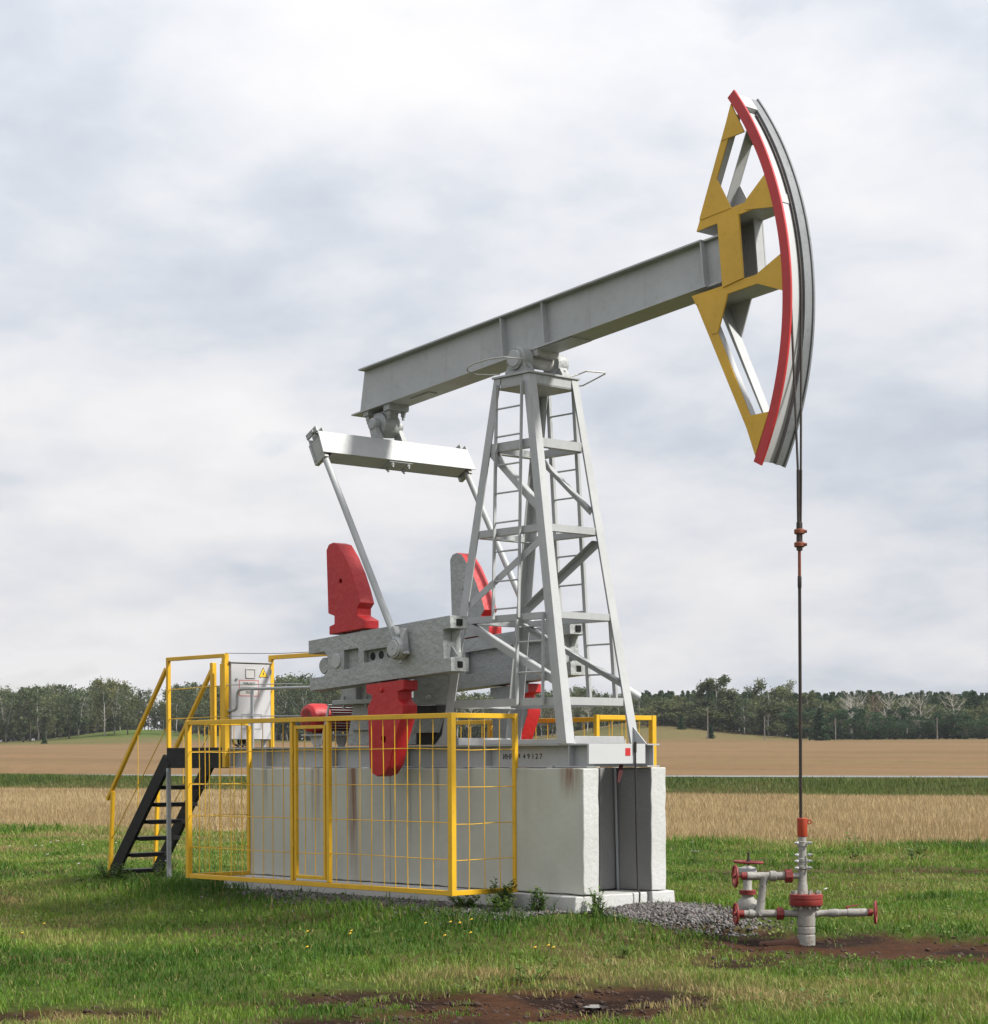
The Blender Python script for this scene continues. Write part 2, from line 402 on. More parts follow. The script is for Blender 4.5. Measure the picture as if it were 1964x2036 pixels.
def groundz(x, y):
    x = np.asarray(x, float); y = np.asarray(y, float)
    D, r = DR(x, y)
    v = vcoord(x, y)
    z = 0.20 * np.exp(-(rectdist(x, y, -10.6, -2.3, -0.9, 0.9) / 1.45) ** 2)
    z = z + (fbm(x * 0.5, y * 0.5, 3) - 0.5) * 0.10 * sstep(0.6, 3.0, rectdist(x, y, -10, -2, -1, 1)) * (1 - sstep(30, 60, D))
    z = z - 0.045 * mudmask(x, y) * (1 - 0.0)
    z = z + 0.10 * sstep(20, 60, D)
    # road embankment (parallel to the machine, nearly) and the field that rises behind it
    far = np.maximum(D - 112, 0)
    zr = 0.75
    zfar = zr + 0.0152 * np.minimum(far, 330) + 0.6 * (fbm(x * 0.012, y * 0.012, 41) - 0.5) * sstep(120, 200, D)
    zfar = zfar + 2.4 * np.exp(-(((r / np.maximum(D, 1) + 0.168) / 0.040) ** 2 + ((D - 385) / 34) ** 2))
    zfar = zfar + 3.4 * np.exp(-(((r / np.maximum(D, 1) - 0.078) / 0.045) ** 2 + ((D - 395) / 40) ** 2))
    t = sstep(55.6, 60.4, v)
    z = z * (1 - t) + zfar * t
    flat = sstep(59.8, 60.6, v) * (1 - sstep(69, 74, v))
    return z * (1 - flat) + (zr) * flat
def gz(x, y): return float(groundz(np.array([x]), np.array([y]))[0])

def axis_vals(parts):
    a = []
    for lo, hi, st in parts: a += list(np.arange(lo, hi, st))
    return np.array(a + [parts[-1][1]])
Dv = axis_vals([(-60, 0, 6), (0, 11.5, 0.6), (11.5, 26, 0.11), (26, 46, 0.28), (46, 140, 0.8), (140, 470, 5), (470, 4000, 250)])
rv = axis_vals([(-3000, -200, 200), (-200, -40, 6), (-40, -9, 0.8), (-9, 9, 0.12), (9, 40, 0.8), (40, 200, 6), (200, 3000, 200)])
DD, RR = np.meshgrid(Dv, rv, indexing='ij')
GX, GY = XY(DD, RR)
GZ = groundz(GX, GY)
md = mudmask(GX, GY)
GZ = GZ + md * ((fbm(GX * 3.5, GY * 3.5, 77) - 0.5) * 0.08 + (fbm(GX * 0.9, GY * 0.9, 78) - 0.5) * 0.04)
nD, nR = DD.shape
def grid_mesh(name, X, Y, Z):
    n, m = X.shape
    me = bpy.data.meshes.new(name)
    me.vertices.add(n * m); me.vertices.foreach_set('co', np.stack([X, Y, Z], -1).astype(np.float32).ravel())
    i = np.arange(n * m).reshape(n, m)
    q = np.stack([i[:-1, :-1], i[:-1, 1:], i[1:, 1:], i[1:, :-1]], -1).reshape(-1, 4)
    # orientation: upward
    me.loops.add(q.size); me.loops.foreach_set('vertex_index', q[:, ::-1].ravel().astype(np.int32))
    me.polygons.add(len(q)); me.polygons.foreach_set('loop_start', np.arange(0, q.size, 4, dtype=np.int32))
    me.update(calc_edges=True); me.validate(); me.shade_smooth()
    return me
gme = grid_mesh('ground', GX, GY, GZ)
# real surface colours of the plots: turf, bare soil, stubble, verge, far field, rough hill grass
def colmix(a, b, t): return a * (1 - t[..., None]) + np.array(b) * t[..., None]
n1 = fbm(GX * 0.25, GY * 0.25, 51); n2 = fbm(GX * 0.9, GY * 0.9, 52)
C = np.zeros(GX.shape + (3,)) + np.array((0.055, 0.078, 0.018))
C = colmix(C, (0.085, 0.068, 0.030), sstep(0.40, 0.70, n2))
C = colmix(C, (0.052, 0.024, 0.0125), np.clip(md * 1.3, 0, 1))
C = colmix(C, (0.020, 0.011, 0.008), np.clip(md * 1.3, 0, 1) * sstep(0.45, 0.68, fbm(GX * 1.6, GY * 1.6, 79)))
we = wheat_edge(GX, GY)
C = colmix(C, (0.25, 0.182, 0.098), sstep(-0.6, 1.2, we))
V = vcoord(GX, GY); Vr = V + (fbm(GX * 0.25, GY * 0.25, 81) - 0.5) * 1.8
wh = sstep(0.0, 2.0, we)
C = colmix(C, (0.21, 0.148, 0.082), wh * 0.7 * sstep(0.35, 0.7, fbm(GX * 0.08, V * 0.5, 60)))
C = colmix(C, (0.050, 0.066, 0.018), sstep(54.4, 55.8, Vr))
C = colmix(C, (0.172, 0.113, 0.060), sstep(68.6, 70.6, Vr))
farf = sstep(75, 90, V)
tram = np.exp(-((np.mod(V + 0.06 * GX + 2 * fbm(GX * 0.01, GY * 0.01, 84), 17.0) - 8.5) / 0.9) ** 2)
C = colmix(C, (0.11, 0.074, 0.036), farf * tram * 0.55 * sstep(0.35, 0.6, fbm(GX * 0.03, GY * 0.03, 85)))
C = colmix(C, (0.142, 0.092, 0.048), farf * sstep(0.45, 0.62, fbm(GX * 0.02, V * 0.10, 61)) * 0.8)
C = colmix(C, (0.11, 0.105, 0.04), farf * sstep(0.60, 0.72, fbm(GX * 0.03, V * 0.22, 62)) * 0.22)
rough = sstep(322, 345, DD + (fbm(GX * 0.05, GY * 0.05, 63) - 0.5) * 26) * sstep(-2.0, -1.2, -np.abs(RR / np.maximum(DD, 1)) * 1.0)
hill = np.clip(np.exp(-((RR / np.maximum(DD, 1) + 0.168) / 0.05) ** 2), 0, 1)
C = colmix(C, (0.115, 0.100, 0.045), rough * (0.85))
C = colmix(C, (0.075, 0.112, 0.026), rough * hill * sstep(345, 365, DD))
C = colmix(C, (0.085, 0.095, 0.032), rough * 0.6 * sstep(0.5, 0.7, fbm(GX * 0.06, GY * 0.06, 64)))
ca = gme.color_attributes.new('soil', 'FLOAT_COLOR', 'POINT')
ca.data.foreach_set('color', np.concatenate([C, np.ones(C.shape[:2] + (1,))], -1).astype(np.float32).ravel())
mm = gme.attributes.new('mud', 'FLOAT', 'POINT'); mm.data.foreach_set('value', md.astype(np.float32).ravel())
m, nt, b = newmat('ground_soil_and_turf')
p = gpos(nt)
at = nd(nt, 'ShaderNodeVertexColor', layer_name='soil').outputs[0]
mu = nd(nt, 'ShaderNodeAttribute', attribute_name='mud').outputs['Fac']
c = mixc(nt, 1.0, at, ramp(nt, noise(nt, p, 11, 6, 0.7), [(0.25, (0.55, 0.55, 0.55)), (0.75, (1.35, 1.33, 1.28))]), 'MULTIPLY')
c = mixc(nt, 1.0, c, ramp(nt, noise(nt, p, 1.1, 5, 0.6), [(0.3, (0.85, 0.86, 0.85)), (0.7, (1.14, 1.12, 1.1))]), 'MULTIPLY')
nt.links.new(c, b.inputs['Base Color'])
rr_ = nd(nt, 'ShaderNodeMapRange'); rr_.inputs['To Min'].default_value = 0.95; rr_.inputs['To Max'].default_value = 0.85
nt.links.new(mu, rr_.inputs[0]); nt.links.new(rr_.outputs[0], b.inputs['Roughness'])
b.inputs['Specular IOR Level'].default_value = 0.06
bump(nt, b, noise(nt, p, 18, 6, 0.7), 0.8, 0.03)
M['ground'] = m
gme.materials.append(m)
ground = bpy.data.objects.new('ground', gme); COL.objects.link(ground); ground['kind'] = 'structure'

# road: asphalt strip with gravel shoulders, on the embankment
xs = np.linspace(-420, 260, 120)
def strip(name, v0, v1, dz, mat):
    vs_ = []; fs_ = []
    for i, x in enumerate(xs):
        for v in (v0, v1): vs_.append((x, v + 0.13 * x, 0.75 + dz))
    for i in range(len(xs) - 1): fs_.append((2 * i, 2 * i + 2, 2 * i + 3, 2 * i + 1))
    mb = MB(); mb.add(vs_, fs_); o = mb.build(name, mat); o['kind'] = 'structure'; return o
m, nt, b = newmat('worn_asphalt'); p = gpos(nt)
nt.links.new(mixc(nt, ramp(nt, noise(nt, p, 0.6, 5, 0.6), [(0.3, 0.0), (0.7, 1.0)]), (0.12, 0.12, 0.12), (0.17, 0.167, 0.16)), b.inputs['Base Color']); b.inputs['Roughness'].default_value = 0.8
M['asphalt'] = m
strip('road', 61.2, 68.0, 0.03, 'asphalt')
M['roadline'] = paint('road_line_white', (0.62, 0.62, 0.60), 0.6, (0.3, 0.3, 0.29), 0.5, 0.1, 0)
strip('road_edge_line', 61.45, 61.57, 0.036, 'roadline')

# ------------------------------------------------------------------ blades: turf, stubble, verge
def blade_mat(name, stops, spec=0.25, rough=0.6):
    m, nt, b = newmat(name)
    a = nd(nt, 'ShaderNodeAttribute', attribute_name='tone').outputs['Fac']
    c = ramp(nt, a, stops)
    c = mixc(nt, 1.0, c, ramp(nt, noise(nt, gpos(nt), 0.55, 4, 0.6), [(0.3, (0.92, 0.94, 0.90)), (0.7, (1.26, 1.22, 1.15))]), 'MULTIPLY')
    nt.links.new(c, b.inputs['Base Color']); b.inputs['Roughness'].default_value = rough; b.inputs['Specular IOR Level'].default_value = spec
    tr = nd(nt, 'ShaderNodeBsdfTranslucent'); nt.links.new(c, tr.inputs[0])
    ms = nd(nt, 'ShaderNodeMixShader'); ms.inputs[0].default_value = 0.3
    o = [n for n in nt.nodes if n.type == 'OUTPUT_MATERIAL'][0]
    nt.links.new(b.outputs[0], ms.inputs[1]); nt.links.new(tr.outputs[0], ms.inputs[2]); nt.links.new(ms.outputs[0], o.inputs[0])
    return m
M['grass'] = blade_mat('grass_blades', [(0.0, (0.036, 0.092, 0.007)), (0.30, (0.088, 0.172, 0.015)), (0.58, (0.145, 0.208, 0.033)), (0.8, (0.22, 0.21, 0.072)), (1.0, (0.28, 0.21, 0.10))])
M['straw'] = blade_mat('ripe_stubble', [(0.0, (0.235, 0.175, 0.092)), (0.5, (0.335, 0.258, 0.145)), (1.0, (0.42, 0.34, 0.205))])
M['verge'] = blade_mat('verge_grass', [(0.0, (0.035, 0.066, 0.012)), (0.5, (0.075, 0.115, 0.022)), (0.85, (0.125, 0.125, 0.042)), (1.0, (0.18, 0.14, 0.065))])
def blades(name, mat, x, y, z, h, w, lean, tone, kind_label, cat, segs=2):
    n = len(x); ang = rng.uniform(0, 2 * np.pi, n); la = rng.uniform(0, 2 * np.pi, n)
    dx, dy = np.cos(ang) * w / 2, np.sin(ang) * w / 2
    lx, ly = np.cos(la) * lean * h, np.sin(la) * lean * h
    if segs == 2:
        P = np.zeros((n, 5, 3)); k = 0.55
        P[:, 0] = np.stack([x - dx, y - dy, z - 0.01], -1); P[:, 1] = np.stack([x + dx, y + dy, z - 0.01], -1)
        P[:, 2] = np.stack([x + dx * .75 + lx * .35, y + dy * .75 + ly * .35, z + h * k], -1); P[:, 3] = np.stack([x - dx * .75 + lx * .35, y - dy * .75 + ly * .35, z + h * k], -1)
        P[:, 4] = np.stack([x + lx, y + ly, z + h * np.sqrt(np.maximum(1 - 0.5 * lean ** 2, 0.2))], -1)
        base = (np.arange(n) * 5)[:, None]
        loops = np.concatenate([base + np.array([0, 1, 2, 3]), base + np.array([3, 2, 4])], 1).astype(np.int32)
        starts = (np.arange(n)[:, None] * 7 + np.array([0, 4])).astype(np.int32)
    else:
        P = np.zeros((n, 3, 3))
        P[:, 0] = np.stack([x - dx, y - dy, z - 0.01], -1); P[:, 1] = np.stack([x + dx, y + dy, z - 0.01], -1); P[:, 2] = np.stack([x + lx, y + ly, z + h], -1)
        loops = np.arange(3 * n, dtype=np.int32); starts = np.arange(0, 3 * n, 3, dtype=np.int32)
    me = bpy.data.meshes.new(name); nv = P.shape[0] * P.shape[1]
    me.vertices.add(nv); me.vertices.foreach_set('co', P.astype(np.float32).ravel())
    me.loops.add(loops.size); me.loops.foreach_set('vertex_index', loops.ravel())
    me.polygons.add(starts.size); me.polygons.foreach_set('loop_start', starts.ravel())
    me.update(calc_edges=True)
    a = me.attributes.new('tone', 'FLOAT', 'POINT'); a.data.foreach_set('value', np.repeat(np.clip(tone, 0, 1), P.shape[1]).astype(np.float32))
    me.materials.append(M[mat]); me.shade_smooth()
    o = bpy.data.objects.new(name, me); COL.objects.link(o)
    return tag(o, kind_label, cat, kind='stuff')
def sample(D0, D1, dens, power, side=0.262, margin=1.6, Dref=None):
    Dref = Dref or D0; N = 0; res = []
    for a in np.arange(D0, D1, (D1 - D0) / 40):
        b_ = a + (D1 - D0) / 40; mid = (a + b_) / 2; half = mid * side + margin
        n = int(dens * (Dref / mid) ** power * 2 * half * (b_ - a))
        d = rng.uniform(a, b_, n); r = rng.uniform(-1, 1, n) * half; res.append((d, r))
    d = np.concatenate([q[0] for q in res]); r = np.concatenate([q[1] for q in res])
    return XY(d, r) + (d,)
x, y, d = sample(11.8, 52, 1900, 1.55, Dref=12)
mdk = mudmask(x, y); w_ = wheat_edge(x, y)
rd = rectdist(x, y, -7.85, -2.15, -0.70, 0.70)
clump = fbm(x * 2.2, y * 2.2, 21)
gravel_zone = (rectdist(x, y, -2.6, -0.9, -0.35, 0.75) < 0.22) | ((rd < 0.62 + 0.7 * (clump - 0.5)) & (y < -0.6) & (x > -7.2))
keep = (rd > 0.04) & (rng.uniform(0, 1, len(x)) > np.clip(mdk * 1.45 - 0.9 * sstep(0.50, 0.66, fbm(x * 1.9, y * 1.9, 15)), 0, 1)) & (w_ < rng.uniform(-0.8, 1.6, len(x))) & (rng.uniform(0, 1, len(x)) < 0.42 + 1.15 * clump)
keep &= ~(gravel_zone & (rng.uniform(0, 1, len(x)) < 0.95))
x, y, d, mdk, w_, rd, clump = (q[keep] for q in (x, y, d, mdk, w_, rd, clump))
patch = fbm(x * 0.33, y * 0.33, 23); dry = fbm(x * 0.7, y * 0.7, 24)
tuft = sstep(0.50, 0.80, fbm(x * 4.5, y * 4.5, 26)) * sstep(0.35, 0.6, fbm(x * 0.9, y * 0.9, 27))
h = (0.026 + 0.05 * clump ** 1.5 * rng.uniform(0.5, 1.6, len(x))) * (0.7 + 0.8 * patch) + 0.085 * tuft * rng.uniform(0.3, 1.2, len(x))
lush = np.exp(-(rd / 1.3) ** 2)
h = h * (1 + 1.3 * lush) + 0.16 * np.exp(-((w_ + 1.0) / 1.3) ** 2) * rng.uniform(0.2, 1.2, len(x)) * (fbm(x * .8, y * .8, 29) > 0.42)
h *= (1 - 0.4 * mdk)
w = 0.0055 * (d / 13) ** 0.75 * rng.uniform(0.7, 1.5, len(x))
tone = 0.42 + (patch - 0.5) * 1.15 + (dry - 0.5) * 1.3 + rng.normal(0, 0.13, len(x)) - 0.30 * tuft - 0.30 * lush + 0.22 * mdk + 0.05 * sstep(22, 36, d)
tone = np.where(rng.uniform(0, 1, len(x)) < 0.05, rng.uniform(0.75, 1.0, len(x)), tone)
blades('grass', 'grass', x, y, groundz(x, y), h, w, rng.uniform(0.15, 1.1, len(x)), tone, 'short uneven green and yellowish grass around the pump', 'grass')
x, y, d = sample(33, 128, 150, 1.35, side=0.27, margin=3, Dref=33)
w_ = wheat_edge(x, y); V_ = vcoord(x, y)
keep = (w_ > rng.uniform(-0.8, 1.4, len(x))) & (V_ + (fbm(x * 0.25, y * 0.25, 81) - 0.5) * 1.8 < 55.3)
x, y, d, V_ = x[keep], y[keep], d[keep], V_[keep]
tn = 0.45 + (fbm(x * 0.08, V_ * 0.5, 60) - 0.5) * 1.0 + rng.normal(0, 0.16, len(x))
blades('stubble', 'straw', x, y, groundz(x, y), rng.uniform(0.10, 0.26, len(x)) * (1 - 0.45 * sstep(50, 56, V_)), 0.016 * (d / 40) ** 0.8 * rng.uniform(0.7, 1.5, len(x)), rng.uniform(0.1, 0.6, len(x)), tn, 'pale straw of the grain field between grass and road', 'straw', segs=1)
n = 110000
V_ = rng.uniform(54.0, 60.9, n); x = rng.uniform(-135, 5, n); y = V_ + 0.13 * x
D_, r_ = DR(x, y); keep = (np.abs(r_) < D_ * 0.26 + 4) & (D_ > 40) & (V_ + (fbm(x * 0.25, y * 0.25, 81) - 0.5) * 1.8 > rng.uniform(54.4, 55.7, n))
x, y, V_, D_ = x[keep], y[keep], V_[keep], D_[keep]
cl = fbm(x * 0.5, y * 0.5, 71)
hh = rng.uniform(0.10, 0.26, len(x)) * (0.5 + cl) * (1 - 0.80 * sstep(58.8, 60.2, V_))
blades('verge_grass', 'verge', x, y, groundz(x, y), hh, 0.035 * (D_ / 90) * rng.uniform(0.7, 1.6, len(x)), rng.uniform(0.1, 0.7, len(x)), 0.48 + (fbm(x * 0.2, y * 0.2, 72) - 0.5) * 0.9 + rng.normal(0, 0.16, len(x)) + 0.25 * (1 - sstep(56.2, 58.4, V_)) + 0.12 * sstep(58.8, 60.2, V_), 'dark green tall grass on the road embankment', 'grass', segs=1)

# ------------------------------------------------------------------ concrete foundation
fnd = thing('concrete_foundation', (-5, 0, 0.1), 'tall grey concrete foundation of two long walls carrying the pump', 'foundation')
def block(name, lo, hi, mat, parent, seg=0.12, amp=0.004, seed=1):
    """box with a few extra loops whose faces and edges are slightly uneven"""
    bm = bmesh.new(); bmesh.ops.create_cube(bm, size=1)
    for v in bm.verts: v.co = Vector([lerp(lo[i], hi[i], v.co[i] + 0.5) for i in range(3)])
    for ax in range(3):
        L = hi[ax] - lo[ax]; k = min(40, int(L / seg))
        for j in range(1, k):
            co = [0, 0, 0]; co[ax] = lo[ax] + L * j / k; no = [0, 0, 0]; no[ax] = 1
            bmesh.ops.bisect_plane(bm, geom=bm.verts[:] + bm.edges[:] + bm.faces[:], plane_co=co, plane_no=no)
    rnd = random.Random(seed)
    for v in bm.verts:
        e = sum(1 for i in range(3) if abs(v.co[i] - lo[i]) < 1e-4 or abs(v.co[i] - hi[i]) < 1e-4)
        a = amp * (1.0 if e >= 2 else 0.5)
        for i in range(3):
            s = 1 if abs(v.co[i] - lo[i]) < 1e-4 else (-1 if abs(v.co[i] - hi[i]) < 1e-4 else 0)
            v.co[i] += s * abs(rnd.gauss(0, a)) if s else 0
    bmesh.ops.recalc_face_normals(bm, faces=bm.faces)
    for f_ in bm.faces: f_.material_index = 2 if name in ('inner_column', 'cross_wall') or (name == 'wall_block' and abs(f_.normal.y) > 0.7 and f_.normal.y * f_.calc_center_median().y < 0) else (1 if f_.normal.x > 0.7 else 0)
    me = bpy.data.meshes.new(name); bm.to_mesh(me); bm.free(); me.materials.append(M[mat]); me.materials.append(M['concrete_white']); me.materials.append(M['concrete_inner'])
    me.shade_smooth(); me.set_sharp_from_angle(angle=R_(40))
    o = bpy.data.objects.new(name, me); COL.objects.link(o); adopt(o, parent)
    b = o.modifiers.new('bevel', 'BEVEL'); b.width = 0.010; b.segments = 2; b.limit_method = 'ANGLE'; b.angle_limit = R_(50)
    return o
for s in (-1, 1):
    y0, y1 = sorted((s * 0.567, s * 0.356))
    for k, (a, b_) in enumerate(((-7.54, -5.0095), (-5.0075, -2.157))):
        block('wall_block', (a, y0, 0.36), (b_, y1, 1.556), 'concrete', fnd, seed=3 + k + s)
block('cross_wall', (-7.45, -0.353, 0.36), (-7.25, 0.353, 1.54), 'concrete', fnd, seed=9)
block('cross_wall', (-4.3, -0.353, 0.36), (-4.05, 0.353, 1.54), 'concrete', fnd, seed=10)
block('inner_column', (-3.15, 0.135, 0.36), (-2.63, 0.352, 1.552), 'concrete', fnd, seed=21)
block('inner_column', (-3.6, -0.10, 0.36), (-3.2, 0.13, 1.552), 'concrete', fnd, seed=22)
block('footing_block', (-7.85, -0.681, -0.15), (-2.155, -0.172, 0.357), 'concrete_foot', fnd, amp=0.005, seed=11)
block('footing_block', (-7.85, -0.166, -0.15), (-2.200, 0.352, 0.352), 'concrete_foot', fnd, amp=0.005, seed=12)
block('footing_block', (-7.85, 0.358, -0.15), (-2.150, 0.681, 0.358), 'concrete_foot', fnd, amp=0.005, seed=13)
tag(MB().pipe([(-2.6, 0.309, 1.55), (-2.6, 0.325, 1.0), (-2.6, 0.345, 0.353)], 0.014, 8).build('conduit_pipe', 'galv'), 'thin grey upright pipe inside the recess of the foundation end', 'pipe')
tag(MB().pipe([(-2.150, 0.128, 1.775), (-2.150, 0.128, 1.70), (-2.152, 0.135, 1.3), (-2.158, 0.150, 0.8), (-2.165, 0.172, 0.37), (-2.15, 0.18, 0.352), (-2.14, 0.16, 0.12)], 0.009, 8).build('ground_cable', 'rubber'), 'black cable hanging in front of the foundation recess', 'cable')
tag(MB().prism([(-0.005, 1.585), (0.035, 1.585), (0.028, 1.50), (-0.018, 1.405), (-0.046, 1.415), (-0.030, 1.50)], -2.235, -2.222, fn=lambda x, y, z: (y, x, z)).build('hanging_rag', paint('dark_red_cloth', (0.05, 0.006, 0.007), 0.8, None, 0, 0.2, 0.5, 60)), 'dark red rag hanging below the front cross beam', 'rag')

# ------------------------------------------------------------------ pump jack
pj = thing('pump_jack', (-4.5, 0, 1.56), 'silver oil pump jack with red counterweights and a yellow horse head', 'pump jack')
ZB = 1.783
def ibeam(x0, x1, yc, hw, z0, z1, tf=0.014, tw=0.010):
    mb = MB()
    mb.box((x0, yc - hw, z0), (x1, yc + hw, z0 + tf)); mb.box((x0, yc - hw, z1 - tf), (x1, yc + hw, z1)); mb.box((x0, yc - tw / 2, z0 + tf), (x1, yc + tw / 2, z1 - tf))
    return mb
for s in (-1, 1):
    bb = ibeam(-8.06, -2.190 if s < 0 else -2.165, s * 0.397, 0.085, 1.560, ZB).build('base_beam', 'silver', pj)
    for xx in (-2.44, -3.62, -4.9, -6.1, -7.3, -8.0):
        MB().box((xx - 0.007, s * 0.400 if s > 0 else -0.478, 1.574), (xx + 0.007, 0.478 if s > 0 else -0.402, ZB - 0.014)).build('stiffener', 'silver', bb)
    if s < 0:
        for ch, px0 in (('И', 1000), ('Н', 1007.2), ('В', 1014.6), ('№', 1024.6), ('4', 1040.4), ('9', 1048.8), ('1', 1057.6), ('2', 1065.0), ('7', 1073.2)):
            text_mesh('letter', ch, 0.072, 'ink', bb, (-3.455 + (px0 - 999.15) * 0.00721, -0.4031, 1.640 + (0.003 if ch.isdigit() else 0)), (1, 0, 0), (0, 0, 1), 1.0, bold=0.0012)
for k, xx in enumerate((-2.19, -4.35, -5.6, -7.0, -8.03)):
    cb = MB().box((xx - 0.012, -0.310, 1.592), (xx, 0.310, ZB - 0.002)).box((xx - 0.09, -0.310, 1.592), (xx - 0.0125, 0.310, 1.606)).box((xx - 0.09, -0.310, ZB - 0.016), (xx - 0.0125, 0.310, ZB - 0.002)).build('cross_beam', 'silver' if k else 'white', pj, bevel=0.003)
    if k == 0:
        MB().box((-2.1648, 0.006, 1.668), (-2.161, 0.076, 1.742)).build('reflector', 'red_rim', cb, bevel=0.002)
        MB().box((-2.1895, -0.481, 1.592), (-2.165, 0.285, ZB - 0.001)).build('face_plate', 'white', cb, bevel=0.002)
        MB().tube((-2.150, 0.128, 1.70), (-2.150, 0.128, 1.80), 0.014, n=10).build('cable_clamp', 'darksteel', cb)
MB().box((-7.4, -0.311, 1.574), (-2.95, 0.311, 1.582)).build('light_block_deck', 'silver_dirty', pj)  # deck added to keep skylight out of the foundation recess
# clamp plates under near beam
MB().box((-2.72, -0.505, 1.500), (-2.64, -0.484, 1.575)).build('clamp_plate', 'silver_dirty', pj, bevel=0.004)
MB().box((-3.75, -0.40, ZB + 0.001), (-2.62, -0.37, ZB + 0.05)).build('rear_angle', 'silver', pj, bevel=0.003)
MB().box((-2.62, -0.34, ZB + 0.001), (-2.50, 0.34, ZB + 0.075)).build('tower_sill', 'silver', pj, bevel=0.004)
MB().box((-4.28, -0.36, ZB + 0.001), (-4.16, 0.36, ZB + 0.075)).build('tower_sill', 'silver', pj, bevel=0.004)

# --- tower
XT0, XT1, YT, ZT = -3.63, -3.112, 0.333, 5.420
XB0, XB1, YB = -4.282, -2.448, 0.500
def tc_(sx, sy, z):
    t = (z - ZB) / (ZT - ZB); return Vector((lerp(XB1 if sx > 0 else XB0, XT1 if sx > 0 else XT0, t), sy * lerp(YB, YT, t), z))
tower = MB().box((-3.647, -0.349, 5.420), (-3.095, 0.349, 5.440)).box((-3.62, -0.325, 5.315), (-3.12, 0.325, 5.327)).build('tower', 'silver', pj, bevel=0.003)
WX, WY, TH = 0.125, 0.115, 0.012
for sx in (-1, 1):
    for sy in (-1, 1):
        mb = MB(); vs_ = []
        for z in (ZB + 0.004, ZT - 0.001):
            c = tc_(sx, sy, z); k = 1.0 if z < 3 else 0.78
            wx, wy = WX * k, WY * k
            prof = [(0, 0), (-sx * wx, 0), (-sx * wx, -sy * TH), (-sx * TH, -sy * TH), (-sx * TH, -sy * wy), (0, -sy * wy)]
            vs_ += [(c.x + a, c.y + b_, z) for a, b_ in prof]
        fs_ = [tuple(range(6)), tuple(reversed(range(6, 12)))] + [(i, (i + 1) % 6, 6 + (i + 1) % 6, 6 + i) for i in range(6)]
        lg = mb.add(vs_, fs_).build('leg', 'silver', tower, bevel=0.003)
        c = tc_(sx, sy, ZB)
        if not (sx > 0 and sy < 0): MB().prism([(c.x + sx * 0.004, ZB + 0.002), (c.x + sx * 0.15, ZB + 0.002), (c.x - sx * 0.028, ZB + 0.17)], c.y - sy * 0.06 - 0.006, c.y - sy * 0.06 + 0.006).build('foot_gusset', 'silver', tower)
        MB().tube((c.x - sx * 0.06, c.y + sy * 0.0 - sy * 0.155, ZB + 0.001), (c.x - sx * 0.06, c.y - sy * 0.155, ZB + 0.045), 0.016, n=8).build('anchor_bolt', 'silver', tower)
levels = [(2.158, 2.233), (2.997, 3.061), (3.851, 3.921), (4.690, 4.776), (5.328, 5.419)]
for i, (z0, z1) in enumerate(levels):
    zm = (z0 + z1) / 2
    for sy in (-1, 1):      # bars along the long faces
        a, b_ = tc_(-1, sy, zm), tc_(1, sy, zm); yy = a.y - sy * 0.016
        mb = MB().box((a.x + 0.10, yy - 0.004, z0), (b_.x - 0.10, yy + 0.004, z1))
        y_in = sorted((yy, yy - sy * 0.075))
        if i < 4: mb.box((a.x + 0.10, y_in[0] + (0.0045 if sy < 0 else 0), z0), (b_.x - 0.10, y_in[1] - (0.0045 if sy > 0 else 0), z0 + 0.008))
        mb.build('crossbar', 'silver', tower)
    for sx in (-1, 1):      # bars across the ends
        a, b_ = tc_(sx, -1, zm), tc_(sx, 1, zm); xx = a.x - sx * 0.016
        mb = MB().box((xx - 0.004, a.y + 0.09, z0), (xx + 0.004, b_.y - 0.09, z1))
        x_in = sorted((xx, xx - sx * 0.075))
        if i < 4: mb.box((x_in[0] + (0.0045 if sx < 0 else 0), a.y + 0.09, z0), (x_in[1] - (0.0045 if sx > 0 else 0), b_.y - 0.09, z0 + 0.008))
        mb.build('crossbar', 'silver', tower)
for sy in (-1, 1):
    for (xa, za), (xb, zb) in (((-3.975, 3.0), (-2.64, 2.377)), ((-3.93, 3.18), (-2.90, 3.77)), ((-3.68, 4.70), (-2.97, 4.09))):
        def fy(z): return sy * (lerp(YB, YT, (z - ZB) / (ZT - ZB)) - 0.022)
        a = Vector((xa, fy(za), za)); b_ = Vector((xb, fy(zb), zb)); d_ = (b_ - a).normalized(); n_ = Vector((d_.z, 0, -d_.x))
        if n_.z < 0: n_ = -n_
        mb = MB().bar(a, b_, 0.008, 0.068, (0, 1, 0)).bar(a + n_ * 0.034 + Vector((0, -sy * 0.036, 0)), b_ + n_ * 0.034 + Vector((0, -sy * 0.036, 0)), 0.062, 0.008, (0, 1, 0))
        mb.build('diagonal_brace', 'silver', tower)
